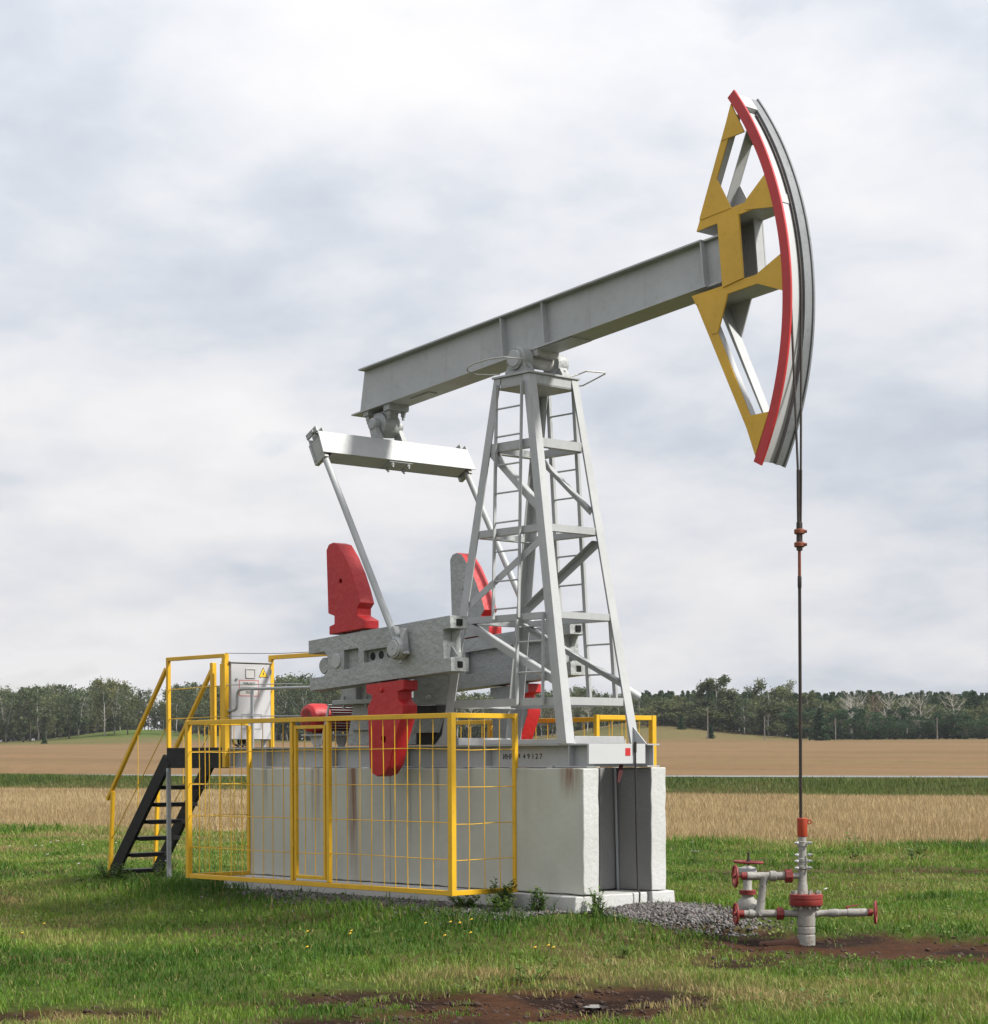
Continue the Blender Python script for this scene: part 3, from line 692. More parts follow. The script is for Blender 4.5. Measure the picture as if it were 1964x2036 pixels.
# ladders on both long faces
def fyl(sy, z, o=0.012): return sy * (lerp(YB, YT, (z - ZB) / (ZT - ZB)) + o)
for sy in (-1, 1):
    for (xa, xb, z0, z1, rungs) in ((-3.572, -3.205, 3.02, 5.35, (5.108, 4.83, 4.545, 4.267, 3.975, 3.688, 3.394, 3.12)), (-3.172, -2.808, 2.17, 3.05, (2.779, 2.481))):
        mb = MB(); sh_ = 0.05 if z0 > 3 else 0.03
        for xq, w_q in ((xa, 0.045), (xb, 0.038)):
            mb.bar((xq + sh_, fyl(sy, z0), z0), (xq, fyl(sy, z1), z1), w_q, 0.007, (1, 0, 0))
            mb.bar((xq + sh_ + 0.019, fyl(sy, z0, 0.026), z0), (xq + 0.019, fyl(sy, z1, 0.026), z1), 0.007, 0.03, (1, 0, 0))
        ld = mb.build('ladder', 'silver', pj)
        for z in rungs:
            t = (z - z0) / (z1 - z0); o_ = sh_ * (1 - t)
            MB().tube((xa + o_, fyl(sy, z, 0.017), z), (xb + o_, fyl(sy, z, 0.017), z), 0.0095, n=8).build('rung', 'silver', ld)
MB().tube((-2.62, 0.47, 2.335), (-2.555, 0.605, 2.245), 0.043, n=14).build('pipe_stub', 'silver', tower)

# --- saddle bearings on the tower
PX, PZ = -3.340, 5.588
for s in (-1, 1):
    y_out, y_in = s * 0.325, s * 0.165
    bh = MB().lathe((PX, y_in, PZ), (PX, y_out, PZ), [(0, 0.085), (0.01, 0.118), (0.125, 0.118), (0.135, 0.108), (0.16, 0.108)], 28)
    bh.prism([(PX - 0.155, 5.441), (PX + 0.155, 5.441), (PX + 0.155, 5.475), (PX + 0.105, 5.56), (PX - 0.105, 5.56), (PX - 0.155, 5.475)], min(y_in, y_out) + 0.02, max(y_in, y_out) - 0.03)
    bho = bh.build('saddle_bearing', 'silver_cast', pj, bevel=0.003)
    MB().lathe((PX, y_out, PZ), (PX, y_out + s * 0.012, PZ), [(0, 0.088), (0.012, 0.078)], 28).build('bearing_cap', 'silver', bho)
    for k in range(6):
        a = k * math.pi / 3 + 0.35; c = Vector((PX + 0.098 * math.cos(a), y_out, PZ + 0.098 * math.sin(a)))
        MB().tube(c, c + Vector((0, s * 0.008, 0)), 0.0095, n=6).build('bolt', 'silver_dirty', bho)
    for dx in (-0.13, 0.13):
        MB().tube((PX + dx, s * 0.24, 5.475), (PX + dx, s * 0.24, 5.52), 0.017, n=6).build('bolt', 'silver_cast', bho)
MB().tube((PX, -0.18, PZ), (PX, 0.18, PZ), 0.07, n=20).box((PX - 0.15, -0.15, PZ + 0.03), (PX + 0.15, 0.15, PZ + 0.125)).build('saddle_shaft', 'silver_dirty', pj, bevel=0.004)
MB().pipe([(-3.55, -0.33, 5.46), (-3.64, -0.26, 5.48), (-3.80, -0.24, 5.50), (-3.95, -0.30, 5.52), (-3.92, -0.43, 5.535), (-3.80, -0.53, 5.54), (-3.62, -0.59, 5.55), (-3.40, -0.61, 5.555), (-3.20, -0.58, 5.55), (-3.08, -0.45, 5.53), (-3.11, -0.34, 5.47)], 0.0075, 8).build('grease_loop', 'silver_dirty', pj)
MB().pipe([(-3.22, 0.33, 5.47), (-3.20, 0.42, 5.50), (-3.13, 0.47, 5.53), (-3.07, 0.66, 5.53), (-3.10, 0.71, 5.53), (-3.22, 0.75, 5.52), (-3.62, 0.90, 5.50), (-3.70, 0.86, 5.50), (-3.62, 0.36, 5.47)], 0.0075, 8).build('grease_loop', 'silver_dirty', pj)

# --- walking beam: box girder with wide flanges
TAIL_T, TAIL_B, HEAD_T, HEAD_B = (-6.006, 5.878), (-6.130, 5.387), (-0.80, 6.377), (-0.80, 5.935)
def on_beam(x, top):
    a, b_ = (TAIL_T, HEAD_T) if top else (TAIL_B, HEAD_B); t = (x - a[0]) / (b_[0] - a[0]); return lerp(a[1], b_[1], t)
TF = 0.016
mb = MB()
mb.prism([TAIL_T, (-1.02, on_beam(-1.02, True)), (-1.02, on_beam(-1.02, True) - TF), (TAIL_T[0], TAIL_T[1] - TF)], -0.16, 0.16)
mb.prism([(TAIL_B[0], TAIL_B[1] + TF), (-0.96, on_beam(-0.96, False) + TF), (-0.96, on_beam(-0.96, False)), TAIL_B], -0.16, 0.16)
mb.prism([(-5.995, 5.860), (-0.80, HEAD_T[1] - TF), (-0.80, HEAD_B[1] + TF), (-6.08, 5.410)], -0.080, -0.068)
mb.prism([(-5.995, 5.860), (-0.80, HEAD_T[1] - TF), (-0.80, HEAD_B[1] + TF), (-6.08, 5.410)], 0.068, 0.080)
mb.prism([(-5.98, 5.855), (-5.96, 5.855), (-6.05, 5.41), (-6.07, 5.41)], -0.067, 0.067)
mb.prism([(-1.019, on_beam(-1.019, True)), (-0.80, HEAD_T[1]), (-0.80, HEAD_T[1] - TF), (-1.019, on_beam(-1.019, True) - TF)], -0.125, 0.125)
mb.prism([(-0.959, on_beam(-0.959, False) + TF), (-0.80, HEAD_B[1] + TF), (-0.80, HEAD_B[1]), (-0.959, on_beam(-0.959, False))], -0.125, 0.125)
beam = mb.build('walking_beam', 'silver', pj)
for xx in (-3.735, -3.135, -1.03):
    for s in (-1, 1):
        y0, y1 = sorted((s * 0.0805, s * 0.152))
        MB().prism([(xx - 0.007, on_beam(xx, True) - TF - 0.001), (xx + 0.007, on_beam(xx, True) - TF - 0.001), (xx + 0.05, on_beam(xx, False) + TF + 0.001), (xx + 0.036, on_beam(xx, False) + TF + 0.001)], y0, y1).build('stiffener', 'silver', beam)
MB().prism([(-3.6, on_beam(-3.6, False) - 0.0005), (-2.72, on_beam(-2.72, False) - 0.0005), (-2.72, on_beam(-2.72, False) - 0.013), (-3.6, on_beam(-3.6, False) - 0.013)], -0.135, 0.135).build('doubler_plate', 'silver', beam)
MB().prism([(-5.25, on_beam(-5.25, False) - 0.0005), (-4.95, on_beam(-4.95, False) - 0.0005), (-4.95, on_beam(-4.95, False) - 0.013), (-5.25, on_beam(-5.25, False) - 0.013)], -0.06, 0.06).build('doubler_plate', 'silver', beam)

# --- horse head
HC = (-3.1685, 5.686)
A0, A1 = -26.7, 36.4
head = MB().ring(HC, 3.128, 3.152, A0, A1, -0.149, 0.150, 64).build('horse_head', 'white', pj)
MB().ring(HC, 3.118, 3.212, A0 - 0.35, A1 + 0.5, -0.172, -0.150, 64).build('near_rim', 'red_rim', head)
MB().ring(HC, 3.118, 3.206, A0 - 0.2, A1 + 0.3, 0.151, 0.172, 64).build('far_rim', 'guide_grey', head)
MB().ring(HC, 3.1525, 3.192, A0, A1, 0.048, 0.150, 64).build('rope_guide', 'guide_grey', head)
MB().ring(HC, 3.1525, 3.198, 33.6, 36.3, -0.147, 0.044, 8).build('rope_clamp_plate', 'white', head)
side = {
 'top_gusset': [(-0.640, 7.500), (-0.485, 7.214), (-0.756, 7.190)],
 'upper_strut': [(-0.668, 7.435), (-0.590, 7.400), (-0.955, 6.540), (-1.030, 6.540)],
 'inner_gusset': [(-0.884, 6.867), (-0.807, 6.852), (-0.644, 6.565), (-1.021, 6.527)],
 'outer_gusset': [(-0.474, 6.600), (-0.235, 6.800), (-0.130, 6.476), (-0.475, 6.516)],
 'upper_bar': [(-1.066, 6.434), (-1.024, 6.530), (-0.150, 6.622), (-0.125, 6.535)],
 'column': [(-0.804, 6.475), (-0.553, 6.505), (-0.502, 5.914), (-0.745, 5.869)],
 'lower_bar': [(-1.126, 5.858), (-0.070, 5.946), (-0.060, 5.866), (-1.078, 5.768)],
 'outer_lower_gusset': [(-0.352, 5.922), (-0.070, 6.056), (-0.048, 5.727), (-0.345, 5.838)],
 'inner_lower_gusset': [(-1.105, 5.835), (-0.684, 5.813), (-0.809, 5.475), (-0.880, 5.469), (-1.045, 5.765)],
 'lower_strut': [(-1.070, 5.765), (-0.955, 5.775), (-0.345, 4.490), (-0.412, 4.440)],
 'bottom_gusset': [(-0.515, 4.678), (-0.215, 4.690), (-0.375, 4.318)],
}
proud = {'upper_bar': 0, 'lower_bar': 0, 'upper_strut': 0, 'lower_strut': 0, 'column': 2}
def pname(n):
    for w_ in ('gusset', 'strut', 'bar', 'column'):
        if w_ in n: return {'gusset': 'gusset_plate', 'bar': 'head_bar_face', 'strut': 'head_strut', 'column': 'head_column'}[w_]
for n_, poly in side.items():
    k = proud.get(n_, 1)
    MB().prism(poly, -0.160 - 0.006 * k - 0.004, -0.151).build(pname(n_), 'yellow_head', head, bevel=0.002)
    MB().prism(poly, 0.151, 0.162 + 0.004 * k).build(pname(n_), 'silver', head, bevel=0.002)
for n_ in ('upper_bar', 'lower_bar'):
    MB().prism(side[n_], -0.150, 0.150).build('head_bar', 'silver', head)
MB().prism([(-0.79, 6.47), (-0.775, 6.47), (-0.722, 5.88), (-0.737, 5.88)], -0.150, 0.150).build('back_plate', 'silver', head)
MB().prism([(-0.570, 6.49), (-0.556, 6.49), (-0.506, 5.93), (-0.520, 5.93)], 0.045, 0.150).build('column_flange', 'silver', head)
for (a, b_) in (((-0.596, 7.40), (-0.957, 6.55)), ((-0.955, 5.765), (-0.350, 4.50))):
    MB().bar((a[0], 0.097, a[1]), (b_[0], 0.097, b_[1]), 0.105, 0.010, (0, 1, 0)).build('strut_flange', 'silver', head)
    MB().bar((a[0], -0.115, a[1]), (b_[0], -0.115, b_[1]), 0.070, 0.010, (0, 1, 0)).build('strut_flange', 'silver', head)

# --- equalizer and its bearing
EB, ET = Vector((-5.46, 0, 4.840)), Vector((-5.58, 0, 5.075))
eu = (ET - EB).normalized(); en = Vector((-eu.z, 0, eu.x)); eh = (ET - EB).length; ed = 0.19
def eq(y, u, d_): return EB + Vector((0, y, 0)) + eu * u + en * d_
def eqbox(mb, y0, y1, u0, u1, d0, d1, sl=0.0):
    vs_ = [eq(y0 - sl * 0, u0, d0), eq(y1, u0, d0), eq(y1, u0, d1), eq(y0, u0, d1), eq(y0 + sl, u1, d0), eq(y1 - sl, u1, d0), eq(y1 - sl, u1, d1), eq(y0 + sl, u1, d1)]
    return mb.add(vs_, [(0, 3, 2, 1), (4, 5, 6, 7), (0, 1, 5, 4), (1, 2, 6, 5), (2, 3, 7, 6), (3, 0, 4, 7)])
mb = MB()
eqbox(mb, -1.06, 1.06, 0, eh, 0, 0.012, 0.02); eqbox(mb, -1.06, 1.06, 0, eh, ed - 0.012, ed, 0.02); eqbox(mb, -0.93, 0.93, 0.004, 0.016, 0.0125, ed - 0.0125); eqbox(mb, -0.93, 0.93, eh - 0.016, eh - 0.004, 0.0125, ed - 0.0125)
eqo = mb.build('equalizer', 'silver', pj, bevel=0.003)
mb = MB(); eqbox(mb, -0.16, 0.16, -0.010, 0.0035, 0.02, ed - 0.02); mb.build('bolt_plate', 'silver', eqo)
for yy in (-0.11, 0.11):
    for dd in (0.05, 0.14):
        c = eq(yy, -0.010, dd); MB().tube(c, c - eu * 0.028, 0.021, n=6).tube(c - eu * 0.028, c - eu * 0.05, 0.012, n=8).build('bolt', 'silver_cast', eqo)
for s in (-1, 1):
    mb = MB(); eqbox(mb, s * 1.0 - 0.055, s * 1.0 - 0.035, eh - 0.003, eh + 0.06, 0.0, ed); eqbox(mb, s * 1.0 + 0.025, s * 1.0 + 0.045, eh - 0.003, eh + 0.05, 0.0, ed)
    mb.tube(eq(s * 1.0 - 0.08, eh + 0.02, 0.06), eq(s * 1.0 + 0.07, eh + 0.02, 0.06), 0.022, n=10); mb.build('end_lug', 'silver_cast', eqo, bevel=0.003)
    mb = MB(); eqbox(mb, s * 1.0 - 0.03, s * 1.0 + 0.02, -0.03, eh - 0.05, 0.03, ed + 0.03); mb.build('pitman_pocket', 'silver_dirty', eqo)
TBx, TBz = -5.735, 5.250
eb = MB().lathe((TBx, -0.115, TBz), (TBx, 0.115, TBz), [(0, 0.10), (0.012, 0.128), (0.10, 0.135), (0.13, 0.135), (0.218, 0.128), (0.23, 0.10)], 30)
eb.prism([(TBx - 0.10, TBz + 0.02), (TBx + 0.10, TBz + 0.02), (TBx + 0.14, 5.40), (TBx - 0.13, 5.38)], -0.075, 0.075)
eb.prism([(TBx - 0.22, 5.418), (TBx - 0.13, 5.427), (TBx - 0.13, 5.365), (TBx - 0.22, 5.350)], -0.140, 0.140); eb.prism([(TBx + 0.13, 5.452), (TBx + 0.23, 5.462), (TBx + 0.23, 5.385), (TBx + 0.13, 5.372)], -0.140, 0.140)
ebo = eb.build('equalizer_bearing', 'silver_cast', pj, bevel=0.004)
for s in (-1, 1):
    MB().lathe((TBx, s * 0.115, TBz - 0.005), (TBx, s * 0.205, TBz - 0.005), [(0, 0.068), (0.075, 0.068), (0.09, 0.055)], 22).prism([(TBx - 0.05, TBz - 0.03), (TBx + 0.05, TBz - 0.03), (TBx + 0.135, TBz - 0.19), (TBx + 0.0, TBz - 0.19)], *sorted((s * 0.13, s * 0.195))).build('trunnion', 'silver_cast', ebo, bevel=0.003)
    for dx in (-0.19, 0.19):
        c = Vector((TBx + dx * 0.93, s * 0.10, 5.36 if dx < 0 else 5.38))
        MB().tube(c, c - Vector((0, 0, 0.05)), 0.026, n=6).tube(c - Vector((0, 0, 0.05)), c - Vector((0, 0, 0.085)), 0.016, n=8).build('bolt', 'silver_cast', ebo)

# --- cranks, pitmans, counterweights
CR_OUT = [(-5.906, 2.901), (-3.625, 3.049), (-3.620, 2.925), (-3.735, 2.915), (-3.722, 2.632), (-3.615, 2.640), (-3.610, 2.503), (-5.887, 2.370), (-5.888, 2.505), (-5.660, 2.515), (-5.585, 2.560), (-5.570, 2.650), (-5.590, 2.735), (-5.640, 2.778), (-5.902, 2.760)]
pocket = [(-5.305, 2.777), (-5.063, 2.790), (-5.058, 2.590), (-5.300, 2.575)]
slot = [(-4.976, 2.757), (-4.34, 2.795), (-4.335, 2.676), (-4.970, 2.634)]
bigpocket = [(-5.25, 2.80), (-4.05, 2.878), (-4.05, 2.645), (-5.24, 2.560)]
PIN = (-4.330, 2.752)
for s in (-1, 1):
    mb = MB()
    mb.prism(CR_OUT, *sorted((s * 0.930, s * 0.872)), holes=[pocket, slot]); mb.prism(CR_OUT, *sorted((s * 0.8715, s * 0.768))); mb.prism(CR_OUT, *sorted((s * 0.7675, s * 0.700)), holes=[bigpocket])
    cr = mb.build('crank_arm', 'silver_cast', pj, bevel=0.007, seg=2)
    MB().lathe((-5.700, s * 0.70, 2.630), (-5.700, s * 0.925, 2.630), [(0, 0.088), (0.175, 0.088), (0.19, 0.075)], 26).build('crankshaft_end', 'silver_cast', cr)
    MB().lathe((-5.429, s * 0.925, 2.669), (-5.429, s * 0.945, 2.669), [(0, 0.078), (0.014, 0.078), (0.02, 0.07)], 26).build('clamp_bolt_cap', 'silver', cr)
    for k in range(3):
        c = Vector((-4.895 + 0.135 * k, s * 0.8715, 2.70 + 0.0085 * k)); MB().lathe(c, c + Vector((0, s * 0.004, 0)), [(0, 0.040), (0.004, 0.040)], 20).build('pin_hole_shade', 'black', cr)  # black discs paint the darkness inside the pin holes; nothing is cut
    for z_, in ((2.985,), (2.57,)):
        MB().box((-3.626, s * 0.815 - 0.034, z_ - 0.032), (-3.6085, s * 0.815 + 0.034, z_ + 0.032)).build('bolt_slot_shade', 'black', cr)  # raised black blocks paint the shade inside the end slots
    for zz_ in (2.90, 2.655): MB().prism([(-3.722, zz_), (-3.63, zz_), (-3.722, zz_ + (-0.10 if zz_ > 2.8 else 0.10))], s * 0.815 - 0.012, s * 0.815 + 0.012).build('rib', 'silver_cast', cr)
    # pitman
    top = eq(s * 0.985, 0.10, 0.09); bot = Vector((PIN[0] + 0.005, s * 1.005, PIN[1] + 0.02))
    pm = MB().tube(top, bot, 0.034, 0.036, 16).build('pitman_arm', 'silver', pj)
    d_ = (top - bot).normalized(); q_ = Vector((d_.z, 0, -d_.x))
    mb = MB().lathe((PIN[0], s * 0.932, PIN[1]), (PIN[0], s * 1.075, PIN[1]), [(0, 0.075), (0.03, 0.115), (0.11, 0.115), (0.12, 0.100), (0.143, 0.100)], 28)
    mb.bar(Vector((PIN[0], s * 1.0, PIN[1])) + d_ * 0.05, Vector((PIN[0], s * 1.0, PIN[1])) + d_ * 0.22, 0.075, 0.15, (0, 1, 0))
    wb = mb.build('wrist_pin_bearing', 'silver_cast', pm, bevel=0.004)
    MB().lathe((PIN[0], s * 1.075, PIN[1]), (PIN[0], s * 1.085, PIN[1]), [(0, 0.082), (0.01, 0.076)], 28).tube((PIN[0], s * 1.085, PIN[1]), (PIN[0], s * 1.092, PIN[1]), 0.012, n=10).build('pin_cover', 'silver', pm)
    MB().bar(Vector((PIN[0] + 0.10, s * 0.99, PIN[1] - 0.06)), Vector((PIN[0] + 0.06, s * 0.99, PIN[1] + 0.20)), 0.08, 0.03, (0, 1, 0)).tube((PIN[0] + 0.11, s * 1.0, PIN[1] - 0.05), (PIN[0] + 0.155, s * 1.0, PIN[1] - 0.045), 0.02, n=8).tube((PIN[0] + 0.02, s * 1.0, PIN[1] - 0.11), (PIN[0] + 0.03, s * 1.0, PIN[1] - 0.15), 0.018, n=8).build('retaining_bracket', 'silver', pm, bevel=0.004)
CWU = [(-5.567, 3.833), (-5.528, 3.886), (-5.449, 3.903), (-5.371, 3.880), (-5.250, 3.740), (-5.141, 3.568), (-5.054, 3.391), (-5.001, 3.252), (-5.056, 3.200), (-5.057, 3.125), (-4.931, 3.071), (-4.932, 2.985), (-5.525, 2.947), (-5.524, 3.033), (-5.439, 3.053), (-5.438, 3.139), (-5.541, 3.172)]
CWL = [(-4.921, 2.407), (-4.316, 2.440), (-4.317, 2.344), (-4.411, 2.326), (-4.411, 2.243), (-4.328, 2.188), (-4.329, 2.121), (-4.457, 1.843), (-4.543, 1.589), (-4.639, 1.495), (-4.746, 1.471), (-4.831, 1.508), (-4.863, 1.563), (-4.895, 2.187), (-4.829, 2.253), (-4.825, 2.300), (-4.915, 2.323)]
def circ(cx, cz, r, n=8): return [(cx + r * math.cos(2 * math.pi * k / n), cz + r * math.sin(2 * math.pi * k / n)) for k in range(n)]
for s in (-1, 1):
    for poly, hole in ((CWU, (-5.33, 3.49, 0.026)), (CWL, (-4.640, 1.845, 0.040))):
        # the outer face and the edges are red, the face towards the gearbox is grey
        ya, yb = (-0.950, -0.760) if s < 0 else (0.760, 0.950)
        mb = MB().prism(poly, ya, yb, holes=[circ(*hole)], mi=0, mi0=0 if s < 0 else 1, mi1=1 if s < 0 else 0)
        cw = mb.build('counterweight', ['red', 'silver_cast'], pj, bevel=0.009, seg=2)
        up_ = poly is CWU
        for xx in ((-5.40, -5.06) if up_ else (-4.80, -4.46)):
            zz_ = 2.96 if up_ else 2.415
            zz_ += (xx + (5.2 if up_ else 4.6)) * 0.065
            MB().tube((xx, s * 0.86, zz_ + (0.03 if up_ else -0.04)), (xx, s * 0.86, zz_ + (-0.02 if up_ else 0.04)), 0.03, n=8).build('fixing_bolt', 'silver_dirty', cw)
        if not up_:
            MB().lathe((-4.66, s * 0.948, 2.345), (-4.66, s * 0.972, 2.345), [(0, 0.026), (0.018, 0.022), (0.024, 0.01)], 12).build('lifting_boss', 'red', cw)
# --- gearbox, brake, motor
gb = MB()
gb.prism([(-6.10, 2.285), (-5.10, 2.285), (-5.08, 2.60), (-5.2, 2.78), (-5.45, 2.84), (-5.85, 2.78), (-6.05, 2.55)], -0.36, 0.36)
gb.box((-6.16, -0.43, 2.235), (-5.05, 0.40, 2.284)); gb.box((-5.05, -0.43, 2.235), (-4.78, -0.20, 2.284))
gb.prism([(-6.02, 1.795), (-5.10, 1.795), (-5.10, 2.234), (-5.90, 2.234)], -0.34, 0.34); gb.prism([(-5.10, 1.795), (-4.78, 1.795), (-4.78, 2.234), (-5.10, 2.234)], -0.34, -0.12)
gbo = gb.build('gearbox', 'silver_cast', pj, bevel=0.006)
for xx in (-5.75, -5.40, -5.05):
    MB().prism([(xx - 0.01, 2.285), (xx + 0.01, 2.285), (xx + 0.01, 2.52), (xx - 0.01, 2.52)], -0.425, -0.361).build('rib', 'silver_cast', gbo)
for xx in (-5.98, -5.60, -5.22, -4.90):
    MB().tube((xx, -0.40, 2.19), (xx, -0.40, 2.33), 0.017, n=8).build('flange_bolt', 'silver_cast', gbo)
MB().box((-5.9, -0.39, 1.96), (-5.35, -0.345, 1.975)).build('ledge', 'silver_cast', gbo)
MB().tube((-5.70, -0.72, 2.63), (-5.70, 0.72, 2.63), 0.085, n=24).build('crankshaft', 'silver_dirty', gbo)
bp = MB().box((-4.76, -0.45, 2.200), (-4.20, -0.42, 2.62)).build('brake_plate', 'silver_cast', pj, bevel=0.004)
MB().tube((-4.50, -0.45, 2.268), (-4.50, -0.49, 2.268), 0.030, n=8).tube((-4.50, -0.49, 2.268), (-4.50, -0.515, 2.268), 0.018, n=8).build('bolt', 'silver_dirty', bp)
MB().box((-4.775, -0.40, 1.80), (-4.45, -0.16, 2.195)).build('brake_gap_shade', 'black', pj)  # solid black block paints the shade of the open gap below the brake plate
MB().prism([(-4.775, 1.915), (-4.40, 1.915), (-4.33, 2.065), (-4.775, 2.065)], -0.44, -0.402).build('brake_drum_cover', 'silver_cast', pj, bevel=0.004)
mt = MB().lathe((-6.56, -0.47, 2.10), (-6.56, 0.35, 2.10), [(0, 0.105), (0.004, 0.115), (0.03, 0.148), (0.08, 0.162), (0.23, 0.162), (0.235, 0.14), (0.70, 0.14), (0.78, 0.12)], 32, mi=0).build('electric_motor', ['red'], pj)
MB().lathe((-6.56, -0.471, 2.10), (-6.56, -0.466, 2.10), [(0, 0.098), (0.004, 0.100)], 28).build('fan_grille', 'dullred', mt)
for k in range(5):
    a = k * 2 * math.pi / 5
    MB().bar((-6.56, -0.4735, 2.10), (-6.56 + 0.095 * math.cos(a), -0.4735, 2.10 + 0.095 * math.sin(a)), 0.003, 0.014, (0, 1, 0)).build('grille_spoke', 'red', mt)
for k in range(11):
    z = 1.955 + k * 0.029; hw_ = math.sqrt(max(0.172 ** 2 - (z - 2.10) ** 2, 0.06 ** 2))
    MB().box((-6.56 - hw_, -0.236, z), (-6.56 + hw_, 0.20, z + 0.008)).build('cooling_fin', 'silver', mt)
MB().box((-6.75, -0.40, 1.905), (-6.36, 0.22, 1.925)).prism([(-6.60, 1.786), (-6.50, 1.786), (-6.44, 1.905), (-6.68, 1.905)], -0.34, -0.32).prism([(-6.60, 1.786), (-6.50, 1.786), (-6.44, 1.905), (-6.68, 1.905)], 0.0, 0.02).build('motor_bracket', 'silver', mt, bevel=0.002)
MB().bar((-6.22, -0.42, 2.22), (-6.36, -0.42, 1.80), 0.012, 0.03, (0, 1, 0)).build('bracket_strut', 'silver', mt)

# --- bridle, carrier and polished rod hanging from the head
bridle = thing('polished_rod', (-0.016, 0, 1.1), 'dark vertical polished rod on twin wire ropes below the horse head', 'polished rod')
RR_ = 3.166
for s in (-1, 1):
    pts = []; ya = -0.118 if s < 0 else 0.030
    for a in np.linspace(33.0, 1.0, 40): pts.append((HC[0] + RR_ * math.cos(R_(a)), ya, HC[1] + RR_ * math.sin(R_(a))))
    for t in np.linspace(0.03, 1, 12): pts.append((lerp(HC[0] + RR_, -0.012, t), lerp(ya, s * 0.020, t), lerp(HC[1], 4.17, t)))
    MB().pipe(pts, 0.0105, 8).build('wire_rope', 'rope', bridle)
for s in (-1, 1):
    MB().pipe([(-0.012, s * 0.020, 4.17), (-0.014, s * 0.017, 3.9), (-0.015, s * 0.013, 3.69)], 0.013, 8).build('rope_sleeve', 'darksteel', bridle)
MB().box((-0.035, -0.022, 3.46), (0.005, 0.022, 3.71)).build('carrier_bar', 'darksteel', bridle, bevel=0.004)
for z in (3.605, 3.49):
    MB().lathe((-0.015, 0, z), (-0.015, 0, z + 0.045), [(0, 0.040), (0.008, 0.047), (0.037, 0.047), (0.045, 0.040)], 12).tube((-0.015, -0.02, z + 0.022), (0.045, 0.03, z + 0.022), 0.014, n=6).build('rod_clamp', 'rustrod', bridle)
MB().tube((-0.016, 0, 3.225), (-0.016, 0, 3.47), 0.014, n=12).build('rod_upper', 'rustrod', bridle)
MB().lathe((-0.016, 0, 3.13), (-0.016, 0, 3.24), [(0, 0.015), (0.01, 0.018), (0.10, 0.018), (0.11, 0.015)], 12).build('rod_coupling', 'darksteel', bridle)
MB().tube((-0.016, 0, 1.09), (-0.016, 0, 3.14), 0.0145, n=14).build('rod', 'darksteel', bridle)

# ------------------------------------------------------------------ wellhead
wh_ = thing('wellhead', (0, 0, 0), 'silver and red wellhead with hand wheels standing in bare soil', 'wellhead')
def W(a, b_, z): q = RGT * a - FWD * b_; return Vector((q.x, q.y, z))
cz = W(0.030, 0, 0)
cs_ = MB().lathe(W(0.030, 0, -0.12), W(0.030, 0, 0.36), [(0, 0.079), (0.20, 0.079), (0.206, 0.073), (0.216, 0.073), (0.222, 0.079), (0.27, 0.079), (0.275, 0.075), (0.283, 0.075), (0.288, 0.079), (0.47, 0.082)], 28).build('casing', 'well_grey', wh_)
MB().lathe(W(0.030, 0, 0.345), W(0.030, 0, 0.445), [(0, 0.142), (0.006, 0.146), (0.048, 0.146), (0.052, 0.140), (0.056, 0.140), (0.060, 0.147), (0.096, 0.147), (0.10, 0.140)], 36).build('flange', 'flange_red', wh_)
for k in range(10):
    a = k * 2 * math.pi / 10 + 0.2; c = W(0.030 + 0.118 * math.cos(a), 0.118 * math.sin(a), 0)
    MB().tube(c + up * 0.320, c + up * 0.472, 0.014, n=6).build('flange_bolt', 'well_grey', wh_)
MB().lathe(W(0, 0, 0.44), W(0, 0, 0.96), [(0, 0.046), (0.02, 0.046), (0.09, 0.042), (0.10, 0.038), (0.22, 0.037), (0.228, 0.046), (0.25, 0.046), (0.255, 0.040), (0.285, 0.040), (0.29, 0.045), (0.315, 0.045), (0.32, 0.037), (0.42, 0.035), (0.425, 0.044), (0.465, 0.044), (0.47, 0.036), (0.52, 0.036)], 24).build('tubing_head', 'well_grey', wh_)
for z in (0.895, 0.79, 0.735, 0.675):
    for s in (-1, 1):
        MB().tube(W(s * 0.045, 0.035, z), W(s * 0.062, 0.050, z), 0.013, n=8).tube(W(s * 0.062, 0.050, z), W(s * 0.075, 0.055, z + 0.004), 0.008, n=6).build('clamp_screw', 'silver', wh_)
MB().lathe(W(0, 0, 0.948), W(0, 0, 1.112), [(0, 0.040), (0.008, 0.044), (0.16, 0.045), (0.164, 0.040)], 24).build('stuffing_box', 'orange', wh_)
MB().pipe([W(0.062 + 0.017 * math.cos(t), 0.01, 1.078 + 0.017 * math.sin(t)) for t in np.linspace(0, 2 * math.pi, 14, endpoint=False)], 0.006, 8, closed=True).build('lifting_eye', 'orange', wh_)
def wheel(c, ax, r, mat='dullred', parent=None, name='hand_wheel'):
    ax = Vector(ax).normalized(); a = ax.orthogonal().normalized(); b_ = ax.cross(a)
    mb = MB().pipe([c + (a * math.cos(t) + b_ * math.sin(t)) * r for t in np.linspace(0, 2 * math.pi, 28, endpoint=False)], 0.011, 8, closed=True)
    for k in range(4):
        t = k * math.pi / 2 + 0.4; mb.tube(c, c + (a * math.cos(t) + b_ * math.sin(t)) * r, 0.007, n=6)
    mb.tube(c - ax * 0.014, c + ax * 0.014, 0.018, n=10)
    return mb.build(name, mat, parent or wh_)
